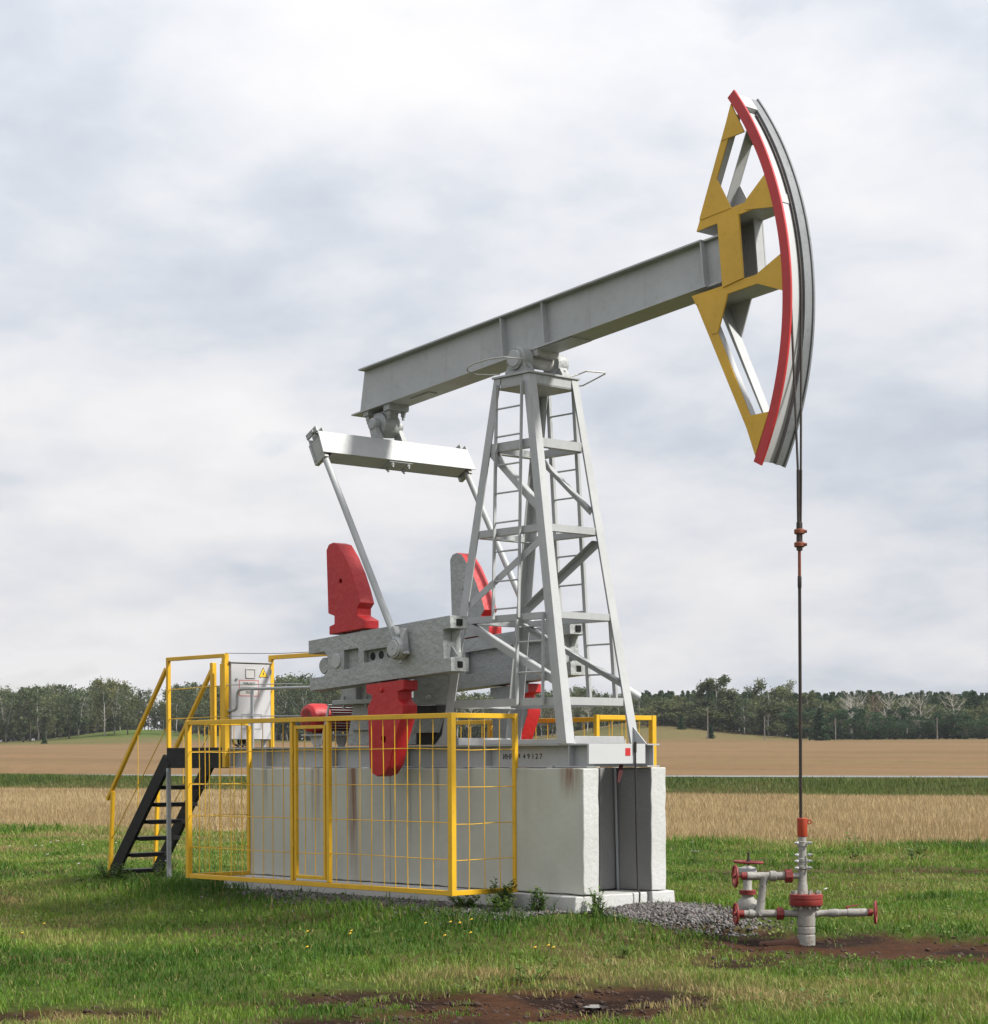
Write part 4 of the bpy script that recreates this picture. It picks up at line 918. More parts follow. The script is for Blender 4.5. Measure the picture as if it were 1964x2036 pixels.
# upper arm
up_arm = MB().lathe(W(-0.03, 0.0, 0.604), W(-0.50, 0.0, 0.604), [(0, 0.027), (0.09, 0.027), (0.115, 0.036), (0.20, 0.036), (0.205, 0.045), (0.255, 0.047), (0.265, 0.036), (0.40, 0.033), (0.41, 0.038), (0.455, 0.038), (0.46, 0.03)], 20).build('side_valve', 'well_grey', wh_)
MB().lathe(W(-0.088, 0, 0.604), W(-0.155, 0, 0.604), [(0, 0.055), (0.006, 0.062), (0.061, 0.062), (0.067, 0.055)], 8).build('union_nut', 'dullred', up_arm)
MB().lathe(W(-0.485, 0, 0.604), W(-0.60, 0, 0.604), [(0, 0.034), (0.05, 0.034), (0.055, 0.022), (0.06, 0.010), (0.11, 0.010)], 14).build('valve_bonnet', 'dullred', up_arm)
wheel(W(-0.592, 0, 0.604), RGT + FWD * 0.12, 0.092, parent=up_arm)
lo_arm = MB().lathe(W(-0.03, 0, 0.274), W(-0.53, 0, 0.274), [(0, 0.034), (0.04, 0.036), (0.06, 0.030), (0.17, 0.030), (0.23, 0.034), (0.40, 0.034), (0.405, 0.038), (0.44, 0.038), (0.445, 0.030), (0.50, 0.030)], 20).tube(W(-0.375, 0.03, 0.274), W(-0.375, 0.055, 0.274), 0.018, n=10).build('side_valve', 'well_grey', wh_)
MB().lathe(W(-0.168, 0, 0.274), W(-0.230, 0, 0.274), [(0, 0.050), (0.006, 0.057), (0.056, 0.057), (0.062, 0.050)], 8).build('union_nut', 'dullred', lo_arm)
MB().lathe(W(-0.515, 0, 0.274), W(-0.60, 0, 0.274), [(0, 0.032), (0.05, 0.032), (0.055, 0.012), (0.085, 0.012)], 14).build('valve_bonnet', 'dullred', lo_arm)
wheel(W(-0.588, 0, 0.274), RGT + FWD * 0.12, 0.088, parent=lo_arm)
ra = MB().lathe(W(0.09, 0, 0.274), W(0.57, 0, 0.280), [(0, 0.038), (0.03, 0.040), (0.045, 0.030), (0.14, 0.030), (0.15, 0.036), (0.22, 0.036), (0.225, 0.031), (0.30, 0.031), (0.305, 0.036), (0.46, 0.036), (0.48, 0.030)], 20).build('side_valve', 'well_grey', wh_)
MB().lathe(W(0.565, 0, 0.279), W(0.64, 0, 0.280), [(0, 0.032), (0.045, 0.032), (0.05, 0.012), (0.075, 0.012)], 14).build('valve_bonnet', 'dullred', ra)
wheel(W(0.640, 0, 0.280), RGT + FWD * -0.25, 0.095, parent=ra)
MB().bar(W(0.385, -0.06, 0.325), W(0.50, -0.08, 0.338), 0.022, 0.010).tube(W(0.40, -0.05, 0.30), W(0.40, -0.05, 0.33), 0.014, n=8).build('lever_handle', 'dullred', ra)
# riser between the arms and the check valve behind
MB().pipe([W(-0.335, 0.0, 0.60), W(-0.345, 0.0, 0.54), W(-0.36, 0.0, 0.42), W(-0.375, 0.0, 0.31), W(-0.378, 0, 0.28)], [0.042, 0.034, 0.033, 0.040, 0.045], 14).build('riser_pipe', 'well_grey', wh_)
ck = MB().lathe(W(-0.45, -0.28, 0.22), W(-0.45, -0.28, 0.68), [(0, 0.05), (0.03, 0.09), (0.09, 0.105), (0.14, 0.09), (0.18, 0.055), (0.20, 0.05), (0.235, 0.05), (0.25, 0.04), (0.37, 0.036), (0.38, 0.07), (0.44, 0.07), (0.46, 0.03)], 22).tube(W(-0.45, -0.28, 0.31), W(-0.38, -0.10, 0.29), 0.05, n=14).build('gate_valve', 'well_grey', wh_)
MB().lathe(W(-0.45, -0.28, 0.425), W(-0.45, -0.28, 0.465), [(0, 0.074), (0.018, 0.074), (0.020, 0.068), (0.022, 0.074), (0.04, 0.074)], 22).build('flange', 'dullred', ck)
MB().box(tuple(W(-0.48, -0.25, 0.62) - Vector((0.06, 0.03, 0))), tuple(W(-0.42, -0.28, 0.665) + Vector((0.05, 0.03, 0)))).build('valve_yoke', 'silver', ck, bevel=0.006)
wheel(W(-0.44, -0.28, 0.712), Vector((0.03, 0.02, 1)), 0.125, parent=ck)
MB().tube(W(-0.44, -0.28, 0.68), W(-0.44, -0.28, 0.80), 0.010, n=10).lathe(W(-0.44, -0.28, 0.71), W(-0.44, -0.28, 0.75), [(0, 0.022), (0.04, 0.014)], 10).build('valve_stem', 'darksteel', ck)
MB().tube(W(-0.02, 0.0, 0.012), W(-0.36, -0.12, -0.02), 0.040, n=14).lathe(W(-0.02, 0, 0.012), W(-0.10, -0.028, 0.005), [(0, 0.052), (0.06, 0.052)], 14).build('flow_line', 'muddy', wh_)

# ------------------------------------------------------------------ wire fences
def wire_fence(sgn, label):
    f = thing('safety_fence', (-5.3, sgn * 1.0, 0.35), label, 'fence', 'yellow wire fences beside the pump')
    X0, X1, Y0, Y1, Z0, Z1 = -7.504, -3.102, sgn * 1.374, sgn * 0.560, 0.352, 2.082
    gx0, gx1 = -5.60, -4.99
    def post(x_, y_, a, z0=Z0, z1=Z1): MB().box((x_ - a / 2, y_ - a / 2, z0), (x_ + a / 2, y_ + a / 2, z1)).build('post', 'yellow', f, bevel=0.004)
    post(X0, Y0, 0.056); post(X1, Y0, 0.060); post(gx0, Y0, 0.046, Z0 + 0.051, Z1 - 0.051); post(gx1, Y0, 0.046, Z0 + 0.051, Z1 - 0.051)
    post(X0, Y1, 0.046, Z0 + 0.001, Z1 - 0.052 if sgn < 0 else Z1); post(X1, Y1, 0.046)
    def rail(a, b_, parent=f): MB().bar(a, b_, 0.046, 0.048, None).build('rail', 'yellow', parent, bevel=0.004)
    for z in (Z0 + 0.025, Z1 - 0.025):
        rail((X0 + 0.029, Y0, z), (X1 - 0.031, Y0, z))
        for xq in (X0, X1): rail((xq, Y0 - sgn * 0.031, z), (xq, Y1 + sgn * 0.024, z))
    hz = (1.744, 1.392, 1.040, 0.695); rnd = random.Random(4)
    def wire(a, b_, parent=f, r=0.0044): a, b_ = Vector(a), Vector(b_); mids = [a.lerp(b_, t) + Vector((rnd.gauss(0, .004), rnd.gauss(0, .002), rnd.gauss(0, .004))) for t in (0.3, 0.7)]; MB().pipe([a] + mids + [b_], r, 6).build('wire', 'yellow', parent)
    rnd = random.Random(4)
    yo = Y0 + sgn * 0.0
    for z in hz:
        for a, b_ in ((X0 + 0.028, gx0 - 0.024), (gx1 + 0.024, X1 - 0.030)): wire((a, yo, z + rnd.uniform(-.006, .006)), (b_, yo, z + rnd.uniform(-.01, .01)))
        for xq in (X0, X1): wire((xq, Y0 - sgn * 0.03, z - 0.012), (xq, Y1 + sgn * 0.023, z - 0.012 + rnd.uniform(-.006, .006)))
    xs_ = [-7.284, -7.089, -6.882, -6.69, -6.49, -6.295, -6.109, -5.928, -5.75] + [-4.865, -4.675, -4.480, -4.295, -4.11, -3.925, -3.742, -3.557, -3.369]
    for xq in xs_: wire((xq + rnd.uniform(-.008, .008), yo + sgn * 0.0102, Z0 + 0.05), (xq + rnd.uniform(-.012, .012), yo + sgn * 0.0102, Z1 - 0.05))
    for xq in (X0, X1):
        for yq in (-1.165, -0.970, -0.772): wire((xq + 0.0102, -sgn * yq + rnd.uniform(-.008, .008) if sgn > 0 else yq + rnd.uniform(-.008, .008), Z0 + 0.05), (xq + 0.0102, -sgn * yq if sgn > 0 else yq, Z1 - 0.05))
    # gate leaf
    g0, g1, gz0, gz1 = gx0 + 0.042, gx1 - 0.042, Z0 + 0.075, Z1 - 0.085
    mb = MB()
    a = 0.036
    mb.box((g0, Y0 - 0.018, gz0), (g0 + a, Y0 + 0.018, gz1)); mb.box((g1 - a, Y0 - 0.018, gz0), (g1, Y0 + 0.018, gz1)); mb.box((g0 + a, Y0 - 0.018, gz0), (g1 - a, Y0 + 0.018, gz0 + a)); mb.box((g0 + a, Y0 - 0.018, gz1 - a), (g1 - a, Y0 + 0.018, gz1))
    g = mb.build('gate', 'yellow', f, bevel=0.003)
    for z in hz: wire((g0 + a, Y0, z), (g1 - a, Y0, z - 0.004), g)
    for t in (0.33, 0.66): wire((lerp(g0, g1, t), Y0 - 0.0102, gz0 + a), (lerp(g0, g1, t) + 0.006, Y0 - 0.0102, gz1 - a), g)
    for z in (0.75, 1.70): MB().tube((gx0 + 0.031, Y0 + sgn * 0.024, z), (gx0 + 0.031, Y0 + sgn * 0.024, z + 0.07), 0.010, n=8).build('hinge', 'yellow', f)
    return f
wire_fence(-1, 'yellow steel wire fence with a narrow gate in front of the foundation')
wire_fence(1, 'yellow steel wire fence on the far side, behind the tower')

# ------------------------------------------------------------------ stair with platform
st = thing('staircase', (-9.4, -0.18, 0.2), 'black steel steps with yellow handrails leading up to the platform', 'stairs')
YN, YFr = -0.50, 0.15
ZP = 1.792
pf = MB().box((-9.235, YN + 0.045, ZP - 0.012), (-8.075, YFr - 0.045, ZP)).build('platform_deck', 'black', st)
for yq, nm in ((YN, 'n'), (YFr, 'f')):
    MB().box((-9.235, yq - 0.006, 1.553), (-8.072, yq + 0.006, ZP)).box((-9.235, min(yq, yq * 0.85) + 0.007 if yq < 0 else yq - 0.07, 1.553), (-8.072, yq + 0.07 if yq < 0 else yq - 0.007, 1.563)).build('edge_channel', 'black', st, bevel=0.002)
MB().box((-9.248, YN - 0.006, 1.553), (-9.236, YFr + 0.006, ZP)).build('edge_channel', 'black', st)
MB().box((-8.070, YN - 0.004, 1.556), (-8.058, YFr, ZP - 0.004)).build('end_plate', 'silver_dirty', st)
SA, SB = (-9.25, 1.66), (-10.50, 0.22)
for yq in (YN + 0.01, YFr - 0.01):
    MB().bar((SA[0], yq, SA[1]), (SB[0], yq, SB[1]), 0.045, 0.175, (0, 1, 0)).build('stringer', 'black', st, bevel=0.003)
zt_, xt_ = 1.555, -9.30
for k, z in enumerate((1.345, 1.136, 0.925, 0.719, 0.512, 0.305)):
    xc = -9.40 - 0.196 * k
    MB().box((xc - 0.125, YN + 0.034, z - 0.014), (xc + 0.075, YFr - 0.034, z)).box((xc - 0.125, YN + 0.034, z - 0.05), (xc - 0.119, YFr - 0.034, z - 0.0145)).box((xc + 0.069, YN + 0.034, z - 0.05), (xc + 0.075, YFr - 0.034, z - 0.0145)).build('tread', 'black', st, bevel=0.002)
for yq, xq in ((YN, -9.222),):
    MB().box((xq - 0.022, yq - 0.022, 0.10), (xq + 0.022, yq + 0.022, 1.5525)).build('support_post', 'galv', st, bevel=0.004)
MB().pipe([(-9.21, YN - 0.030, 1.52), (-9.20, YN - 0.034, 1.2), (-9.185, YN - 0.045, 0.95), (-9.175, YN - 0.05, 0.75), (-9.20, YN - 0.03, 0.55), (-9.21, YN - 0.03, 0.2)], 0.007, 6).build('cable', 'galv', st)
for z in (0.45, 0.98): MB().box((-9.249, YN - 0.040, z), (-9.195, YN - 0.0225, z + 0.012)).build('cable_tie', 'galv', st)
def sq(a, b_, w_, name, mat='yellow', side_=(0, 1, 0)): return MB().bar(a, b_, w_, w_, side_).build(name, mat, st, bevel=0.004)
ZR = 2.866
sq((-9.215, YN, ZP), (-9.215, YN, ZR - 0.045), 0.045, 'rail_post')
sq((-8.045, YN - 0.0, 1.56), (-8.045, YN - 0.0, ZR), 0.062, 'rail_post')
sq((-9.238, YN, ZR - 0.022), (-8.077, YN, ZR - 0.022), 0.045, 'top_rail', side_=(0, 1, 0))
sq((-9.215, YFr - 0.01, ZP), (-9.215, YFr - 0.01, ZR - 0.045), 0.06, 'rail_post')
sq((-8.075, YFr + 0.02, ZP), (-8.075, YFr + 0.02, ZR), 0.05, 'rail_post')
sq((-8.05, YFr + 0.02, ZR - 0.025), (-6.2, YFr + 0.02, ZR - 0.025), 0.05, 'top_rail')
sq((-9.06, YFr + 0.02, 1.60), (-9.06, YFr + 0.02, ZR - 0.06), 0.05, 'rail_post')
for yq in (YN, YFr):
    sq((-9.255, yq, 2.735), (-10.575, yq, 1.165), 0.045, 'handrail')
    sq((-10.45, yq, 1.27), (-10.53, yq, 0.18), 0.045, 'handrail_post')
    MB().tube((-9.22, yq, 2.08), (-10.50, yq, 0.66), 0.006, n=6).build('guard_rod', 'yellow', st)
    MB().tube((-9.885, yq, 1.96), (-9.885, yq, 0.98), 0.005, n=6).build('guard_rod', 'yellow', st)
for z0, z1 in ((2.482, 2.50), (2.135, 2.145)):
    MB().tube((-9.215, YN, z0), (-8.045, YN, z1), 0.0055, n=6).build('guard_rod', 'yellow', st)
    MB().tube((-8.045, YN, z1 + 0.005), (-6.62, YN + 0.02, z1 - 0.02), 0.0055, n=6).build('guard_rod', 'galv', st)
    MB().tube((-8.075, YFr + 0.02, z1 - 0.03), (-6.3, YFr + 0.02, z1 - 0.03), 0.0055, n=6).build('guard_rod', 'yellow', st)
tag(MB().pipe([(-8.045, YN, ZR + 0.004), (-7.5, YN, 2.845), (-7.0, YN, 2.825), (-6.3, YN - 0.1, 2.81)], 0.0035, 6).build('overhead_wire', 'rope'), 'thin wire running from the platform railing to the crank', 'wire')

# ------------------------------------------------------------------ control cabinet and its conduit
cbx = thing('control_cabinet', (-8.03, -0.18, ZP), 'white electrical control cabinet with yellow warning triangle beside the platform', 'cabinet')
CX, CY0, CY1, CZ0, CZ1 = -7.990, -0.462, 0.106, 1.880, 2.765
MB().box((CX - 0.17, CY0, CZ0), (CX - 0.022, CY1, CZ1)).build('body', 'cabinet', cbx, bevel=0.006)
MB().box((CX - 0.18, CY0 - 0.012, CZ1 + 0.001), (CX + 0.012, CY1 + 0.012, CZ1 + 0.014)).build('rain_roof', 'cabinet', cbx)
door = MB().box((CX - 0.0215, CY0 + 0.006, CZ0 + 0.004), (CX, CY1 - 0.006, CZ1 - 0.014)).build('door', 'cabinet', cbx, bevel=0.004)
def yc(t): return lerp(CY0, CY1, t)
def zc_(t): return lerp(CZ1, CZ0, t)
yz = lambda x, y, z: (y, x, z)
mb = MB(); a, b_, c1, c2 = yc(.36), yc(.60), zc_(.20), zc_(.075)
mb.box((CX, a, c1), (CX + 0.012, b_, c1 + 0.010)); mb.box((CX, a, c2 - 0.010), (CX + 0.012, b_, c2)); mb.box((CX, a, c1 + 0.0105), (CX + 0.012, a + 0.010, c2 - 0.0105)); mb.box((CX, b_ - 0.010, c1 + 0.0105), (CX + 0.012, b_, c2 - 0.0105))
mb.build('inspection_window', 'cabinet', door, bevel=0.002)
MB().box((CX, a + 0.011, c1 + 0.011), (CX + 0.003, b_ - 0.011, c2 - 0.011)).build('window_pane', 'signwhite', door)
MB().tube((CX, yc(.13), zc_(.215)), (CX + 0.016, yc(.13), zc_(.215)), 0.014, n=12).bar((CX + 0.018, yc(.13) - 0.018, zc_(.215)), (CX + 0.018, yc(.13) + 0.018, zc_(.215)), 0.006, 0.008).build('lock', 'galv', door)
tr = [(yc(.80), zc_(.052)), (yc(.685), zc_(.185)), (yc(.915), zc_(.185))]
MB().prism(tr, CX, CX + 0.002, fn=yz).build('warning_sign', 'ink', door)
cyt, czt = sum(q[0] for q in tr) / 3, sum(q[1] for q in tr) / 3
MB().prism([(cyt + (q[0] - cyt) * 0.84, czt + (q[1] - czt) * 0.84) for q in tr], CX + 0.0021, CX + 0.0035, fn=yz).build('warning_sign_face', 'signyellow', door)
bolt_ = [(0.012, 0.036), (-0.014, -0.006), (-0.002, -0.004), (-0.010, -0.030), (0.016, 0.008), (0.003, 0.006), (0.018, 0.036)]
MB().prism([(cyt + q[0], czt + q[1]) for q in bolt_], CX + 0.0036, CX + 0.0046, fn=yz).build('lightning_mark', 'ink', door)
a, b_, c1, c2 = yc(.20), yc(.685), zc_(.435), zc_(.225)
MB().box((CX, a, c1), (CX + 0.0015, b_, c2)).build('notice_sign', 'signwhite', door)
mb = MB(); w_ = 0.0075
mb.box((CX + 0.0016, a, c1), (CX + 0.0026, b_, c1 + w_)); mb.box((CX + 0.0016, a, c2 - w_), (CX + 0.0026, b_, c2)); mb.box((CX + 0.0016, a, c1 + w_), (CX + 0.0026, a + w_, c2 - w_)); mb.box((CX + 0.0016, b_ - w_, c1 + w_), (CX + 0.0026, b_, c2 - w_))
mb.build('notice_border', 'signred', door)
for k, tx in enumerate(('ОБЪЕКТ', 'НАХОДИТСЯ', 'ПОД')):
    text_mesh('notice_lettering', tx, 0.042 if k == 0 else 0.036, 'ink', door, (CX + 0.003, (a + b_) / 2, c2 - 0.058 - 0.048 * k), (0, 1, 0), (0, 0, 1), 1.0, 'CENTER', 0.0008)
mb = MB(); a, b_, c1, c2 = yc(.26), yc(.75), zc_(.86), zc_(.665)
for q in (((a, c1), (b_, c1 + .005)), ((a, c2 - .005), (b_, c2)), ((a, c1 + .0055), (a + .005, c2 - .0055)), ((b_ - .005, c1 + .0055), (b_, c2 - .0055))): mb.box((CX, q[0][0], q[0][1]), (CX + 0.005, q[1][0], q[1][1]))
mb.build('lower_panel_frame', 'galv', door)
for z in (.11, .80): MB().tube((CX + 0.001, CY1 - 0.002, zc_(z) - 0.03), (CX + 0.001, CY1 - 0.002, zc_(z) + 0.03), 0.008, n=8).build('hinge', 'galv', cbx)
for yq in (CY0 + 0.04, CY1 - 0.04): MB().box((CX - 0.12, yq - 0.02, ZP), (CX - 0.08, yq + 0.02, CZ0 - 0.001)).build('leg', 'galv', cbx)
for k in range(3): MB().pipe([(CX - 0.08, yc(.15 + .12 * k), CZ0 + 0.005), (CX - 0.07, yc(.15 + .12 * k), CZ0 - 0.05), (CX - 0.04, yc(.22 + .12 * k), CZ0 - 0.075), (CX - 0.08, yc(.34 + .1 * k), CZ0 - 0.04), (CX - 0.10, yc(.36 + .1 * k), CZ0 + 0.005)], 0.014, 8).build('cable_loop', 'rubber', cbx)
cd_ = thing('conduit', (-7.57, -0.45, ZP), 'grey bent conduit pipe on a post in front of the white cabinet', 'pipe')
MB().pipe([(-6.30, -0.45, 2.435), (-7.0, -0.45, 2.442), (-7.78, -0.45, 2.452), (-7.84, -0.45, 2.445), (-7.875, -0.45, 2.415), (-7.885, -0.45, 2.37), (-7.887, -0.45, 2.28), (-7.90, -0.45, 2.235), (-7.94, -0.45, 2.215), (-8.0, -0.475, 2.21), (-8.09, -0.478, 2.21)], 0.017, 12).build('pipe', 'galv', cd_)
MB().box((-7.60, -0.47, ZP - 0.008), (-7.594, -0.425, 2.465)).box((-7.5935, -0.47, ZP - 0.008), (-7.555, -0.464, 2.44)).build('bracket_post', 'galv', cd_)
WORDS = 'first second third fourth fifth sixth seventh eighth ninth tenth eleventh twelfth thirteenth fourteenth fifteenth sixteenth seventeenth eighteenth nineteenth twentieth'.split()
def nth(k):
    t = 'twenty thirty forty fifty sixty'.split(); return (WORDS[k - 1] if k <= 20 else (t[k // 10 - 2] + '-' + WORDS[k % 10 - 1] if k % 10 else t[k // 10 - 2][:-1] + 'ieth')) + ' from the left'


# ------------------------------------------------------------------ gravel, weeds, flowers
def gravel():
    n = 11500
    pts = []
    rnd = random.Random(5)
    while len(pts) < n:
        if rnd.random() < 0.44:
            x_ = -2.15 + abs(rnd.gauss(0, 0.58)); y_ = rnd.gauss(0.20, 0.38) - 0.12 * (x_ + 2.1)
            if x_ > -0.65 or y_ < -0.62: continue
        else:
            x_ = rnd.uniform(-7.0, -2.2); y_ = -0.70 - abs(rnd.gauss(0, 0.24 + 0.12 * (x_ > -6.0)))
        if -7.85 < x_ < -2.15 and abs(y_) < 0.68: continue
        pts.append((x_, y_))
    P = np.array(pts); Z = groundz(P[:, 0], P[:, 1])
    pile = 0.06 * np.exp(-((P[:, 0] + 1.75) / 0.5) ** 2 - ((P[:, 1] - 0.2) / 0.4) ** 2)
    base = np.array([(1, 0, 0), (-1, 0, 0), (0, 1, 0), (0, -1, 0), (0, 0, 1), (0, 0, -1)], float)
    fc = np.array([(0, 2, 4), (2, 1, 4), (1, 3, 4), (3, 0, 4), (2, 0, 5), (1, 2, 5), (3, 1, 5), (0, 3, 5)])
    sz = rng.uniform(0.008, 0.022, (n, 1, 1)) * rng.uniform(0.6, 1.3, (n, 1, 3))
    V = base[None] * sz + rng.normal(0, 0.004, (n, 6, 3))
    a = rng.uniform(0, 6.28, n); b_ = rng.uniform(-0.9, 0.9, n)
    ca, sa, cb, sb = np.cos(a)[:, None], np.sin(a)[:, None], np.cos(b_)[:, None], np.sin(b_)[:, None]
    X, Y, Zv = V[..., 0], V[..., 1], V[..., 2]
    Y, Zv = Y * cb - Zv * sb, Y * sb + Zv * cb
    X, Y = X * ca - Y * sa, X * sa + Y * ca
    V = np.stack([X + P[:, :1], Y + P[:, 1:], Zv + (Z + pile + rng.uniform(0, 0.02, n))[:, None]], -1)
    me = bpy.data.meshes.new('gravel'); me.vertices.add(n * 6); me.vertices.foreach_set('co', V.astype(np.float32).ravel())
    loops = (fc[None] + (np.arange(n) * 6)[:, None, None]).astype(np.int32)
    me.loops.add(loops.size); me.loops.foreach_set('vertex_index', loops.ravel()); me.polygons.add(n * 8); me.polygons.foreach_set('loop_start', np.arange(0, n * 24, 3, dtype=np.int32)); me.update(calc_edges=True)
    t = me.attributes.new('tone', 'FLOAT', 'POINT'); t.data.foreach_set('value', np.repeat(rng.uniform(0, 1, n), 6).astype(np.float32))
    m, nt, b = newmat('crushed_stone')
    nt.links.new(ramp(nt, nd(nt, 'ShaderNodeAttribute', attribute_name='tone').outputs['Fac'], [(0, (0.035, 0.031, 0.030)), (0.5, (0.100, 0.092, 0.090)), (0.85, (0.185, 0.175, 0.17)), (1.0, (0.12, 0.08, 0.06))]), b.inputs['Base Color']); b.inputs['Roughness'].default_value = 0.85
    me.materials.append(m); o = bpy.data.objects.new('gravel', me); COL.objects.link(o)
    tag(o, 'grey crushed stone heaped at the foot of the foundation', 'gravel', kind='stuff')
gravel()

def scatter_lumps(name, P, size, mat, label, cat, flat=0.7, lift=0.0):
    n = len(P); Z = groundz(P[:, 0], P[:, 1]) + lift
    base = np.array([(1, 0, 0), (-1, 0, 0), (0, 1, 0), (0, -1, 0), (0, 0, 1), (0, 0, -1)], float)
    fc = np.array([(0, 2, 4), (2, 1, 4), (1, 3, 4), (3, 0, 4), (2, 0, 5), (1, 2, 5), (3, 1, 5), (0, 3, 5)])
    V = base[None] * size[:, None, None] * rng.uniform(0.6, 1.4, (n, 6, 1)) * np.array([1, 1, flat]); a = rng.uniform(0, 6.28, n)[:, None]
    V = np.stack([V[..., 0] * np.cos(a) - V[..., 1] * np.sin(a) + P[:, :1], V[..., 0] * np.sin(a) + V[..., 1] * np.cos(a) + P[:, 1:], V[..., 2] + Z[:, None]], -1)
    me = bpy.data.meshes.new(name); me.vertices.add(n * 6); me.vertices.foreach_set('co', V.astype(np.float32).ravel())
    loops = (fc[None] + (np.arange(n) * 6)[:, None, None]).astype(np.int32)
    me.loops.add(loops.size); me.loops.foreach_set('vertex_index', loops.ravel()); me.polygons.add(n * 8); me.polygons.foreach_set('loop_start', np.arange(0, n * 24, 3, dtype=np.int32)); me.update(calc_edges=True)
    me.materials.append(M[mat]); o = bpy.data.objects.new(name, me); COL.objects.link(o); tag(o, label, cat, kind='stuff')
M['clod'] = paint('soil_clods', (0.042, 0.021, 0.0135), 0.95, (0.03, 0.02, 0.015), 0.6, 0.3, 0.5, 60)
x, y, d = sample(12, 34, 420, 1.2, Dref=12); k_ = rng.uniform(0, 1, len(x)) < mudmask(x, y) * 0.9
P_ = np.stack([x[k_], y[k_]], -1); scatter_lumps('soil_clods', P_, rng.gamma(1.6, 0.0055, len(P_)) + 0.003, 'clod', 'brown crumbly clods of bare soil in the muddy patches', 'soil', 0.6)
M['rosette'] = blade_mat('broad_leaves', [(0.0, (0.040, 0.085, 0.014)), (0.5, (0.090, 0.145, 0.026)), (1.0, (0.16, 0.20, 0.05))])
x, y, d = sample(11.8, 36, 12, 1.0, Dref=12); k_ = (fbm(x * 0.6, y * 0.6, 91) > 0.53) & (mudmask(x, y) < 0.5) & (rectdist(x, y, -7.9, -2.1, -.72, .72) > 0.06) & (wheat_edge(x, y) < -0.5)
x, y = x[k_], y[k_]; nl_ = 9; n = len(x)
an = rng.uniform(0, 6.28, (n, nl_)); L_ = rng.uniform(0.018, 0.05, (n, nl_)); el = rng.uniform(0.2, 0.9, (n, nl_)); hz_ = rng.uniform(0.005, 0.05, (n, nl_))
bx = x[:, None] + rng.normal(0, 0.05, (n, nl_)); by = y[:, None] + rng.normal(0, 0.05, (n, nl_)); bz = groundz(x, y)[:, None] + hz_
dx_, dy_, dz_ = np.cos(an) * np.cos(el), np.sin(an) * np.cos(el), np.sin(el); sx_, sy_ = -np.sin(an) * 0.38, np.cos(an) * 0.38
def pt(t, s): return np.stack([bx + dx_ * L_ * t + sx_ * L_ * s, by + dy_ * L_ * t + sy_ * L_ * s, bz + dz_ * L_ * t], -1)
V = np.stack([pt(0, 0), pt(0.55, 1), pt(1, 0), pt(0.55, -1)], 2).reshape(-1, 3)
me = bpy.data.meshes.new('ground_cover'); me.vertices.add(len(V)); me.vertices.foreach_set('co', V.astype(np.float32).ravel()); me.loops.add(len(V)); me.loops.foreach_set('vertex_index', np.arange(len(V), dtype=np.int32)); me.polygons.add(len(V) // 4); me.polygons.foreach_set('loop_start', np.arange(0, len(V), 4, dtype=np.int32)); me.update(calc_edges=True)
t_ = me.attributes.new('tone', 'FLOAT', 'POINT'); t_.data.foreach_set('value', np.repeat(np.clip(np.repeat(rng.normal(0.45, 0.2, n), nl_) + rng.normal(0, 0.12, n * nl_), 0, 1), 4).astype(np.float32))
me.materials.append(M['rosette']); o = bpy.data.objects.new('ground_cover', me); COL.objects.link(o); tag(o, 'low broad-leaved herbs scattered through the grass', 'ground cover', kind='stuff')
M['leaf'] = blade_mat('weed_leaves', [(0.0, (0.035, 0.080, 0.012)), (0.5, (0.080, 0.140, 0.024)), (1.0, (0.15, 0.20, 0.045))])
def leafy(name, x_, y_, hgt, spread, stems, leaves, label, cat, lw=0.03, seed=0, group=None, flower=None):
    rnd = random.Random(seed); mb = MB(); fl = MB(); tones = []
    z0 = gz(x_, y_)
    for s in range(stems):
        a = rnd.uniform(0, 6.28); l = rnd.uniform(0.2, 1.0) * spread; h_ = hgt * rnd.uniform(0.6, 1.1)
        b0 = Vector((x_ + rnd.gauss(0, spread * 0.25), y_ + rnd.gauss(0, spread * 0.25), z0 - 0.01)); tip = b0 + Vector((math.cos(a) * l, math.sin(a) * l, h_))
        mid = (b0 + tip) / 2 + Vector((0, 0, h_ * 0.12))
        mb.pipe([b0, mid, tip], [0.004, 0.003, 0.0015], 4)
        for k in range(leaves):
            t = (k + 1) / leaves; p = b0.lerp(mid, t * 2) if t < 0.5 else mid.lerp(tip, t * 2 - 1)
            an = rnd.uniform(0, 6.28); L = lw * rnd.uniform(1.5, 3.2) * (1.2 - 0.6 * t); d_ = Vector((math.cos(an), math.sin(an), rnd.uniform(-0.3, 0.6))).normalized(); sd_ = d_.cross(Vector((0, 0, 1))).normalized() * lw * rnd.uniform(0.35, 0.6)
            q = p + d_ * L; m_ = p + d_ * L * 0.45
            mb.add([p, m_ + sd_, q, m_ - sd_], [(0, 1, 2, 3)])
        if flower:
            for k in range(5):
                c = tip + Vector((rnd.gauss(0, 0.02), rnd.gauss(0, 0.02), rnd.uniform(-0.01, 0.01))); fl.lathe(c, c + Vector((0, 0, 0.006)), [(0, 0.004), (0.006, 0.012)], 6)
    root = thing(name, (x_, y_, z0), label, cat, group)
    o = mb.build('stems_and_leaves', 'leaf', root)
    t = o.data.attributes.new('tone', 'FLOAT', 'POINT'); t.data.foreach_set('value', np.clip(rng.normal(0.45, 0.22, len(o.data.vertices)), 0, 1).astype(np.float32))
    if flower: fl.build('blossom', flower, root)
    return root
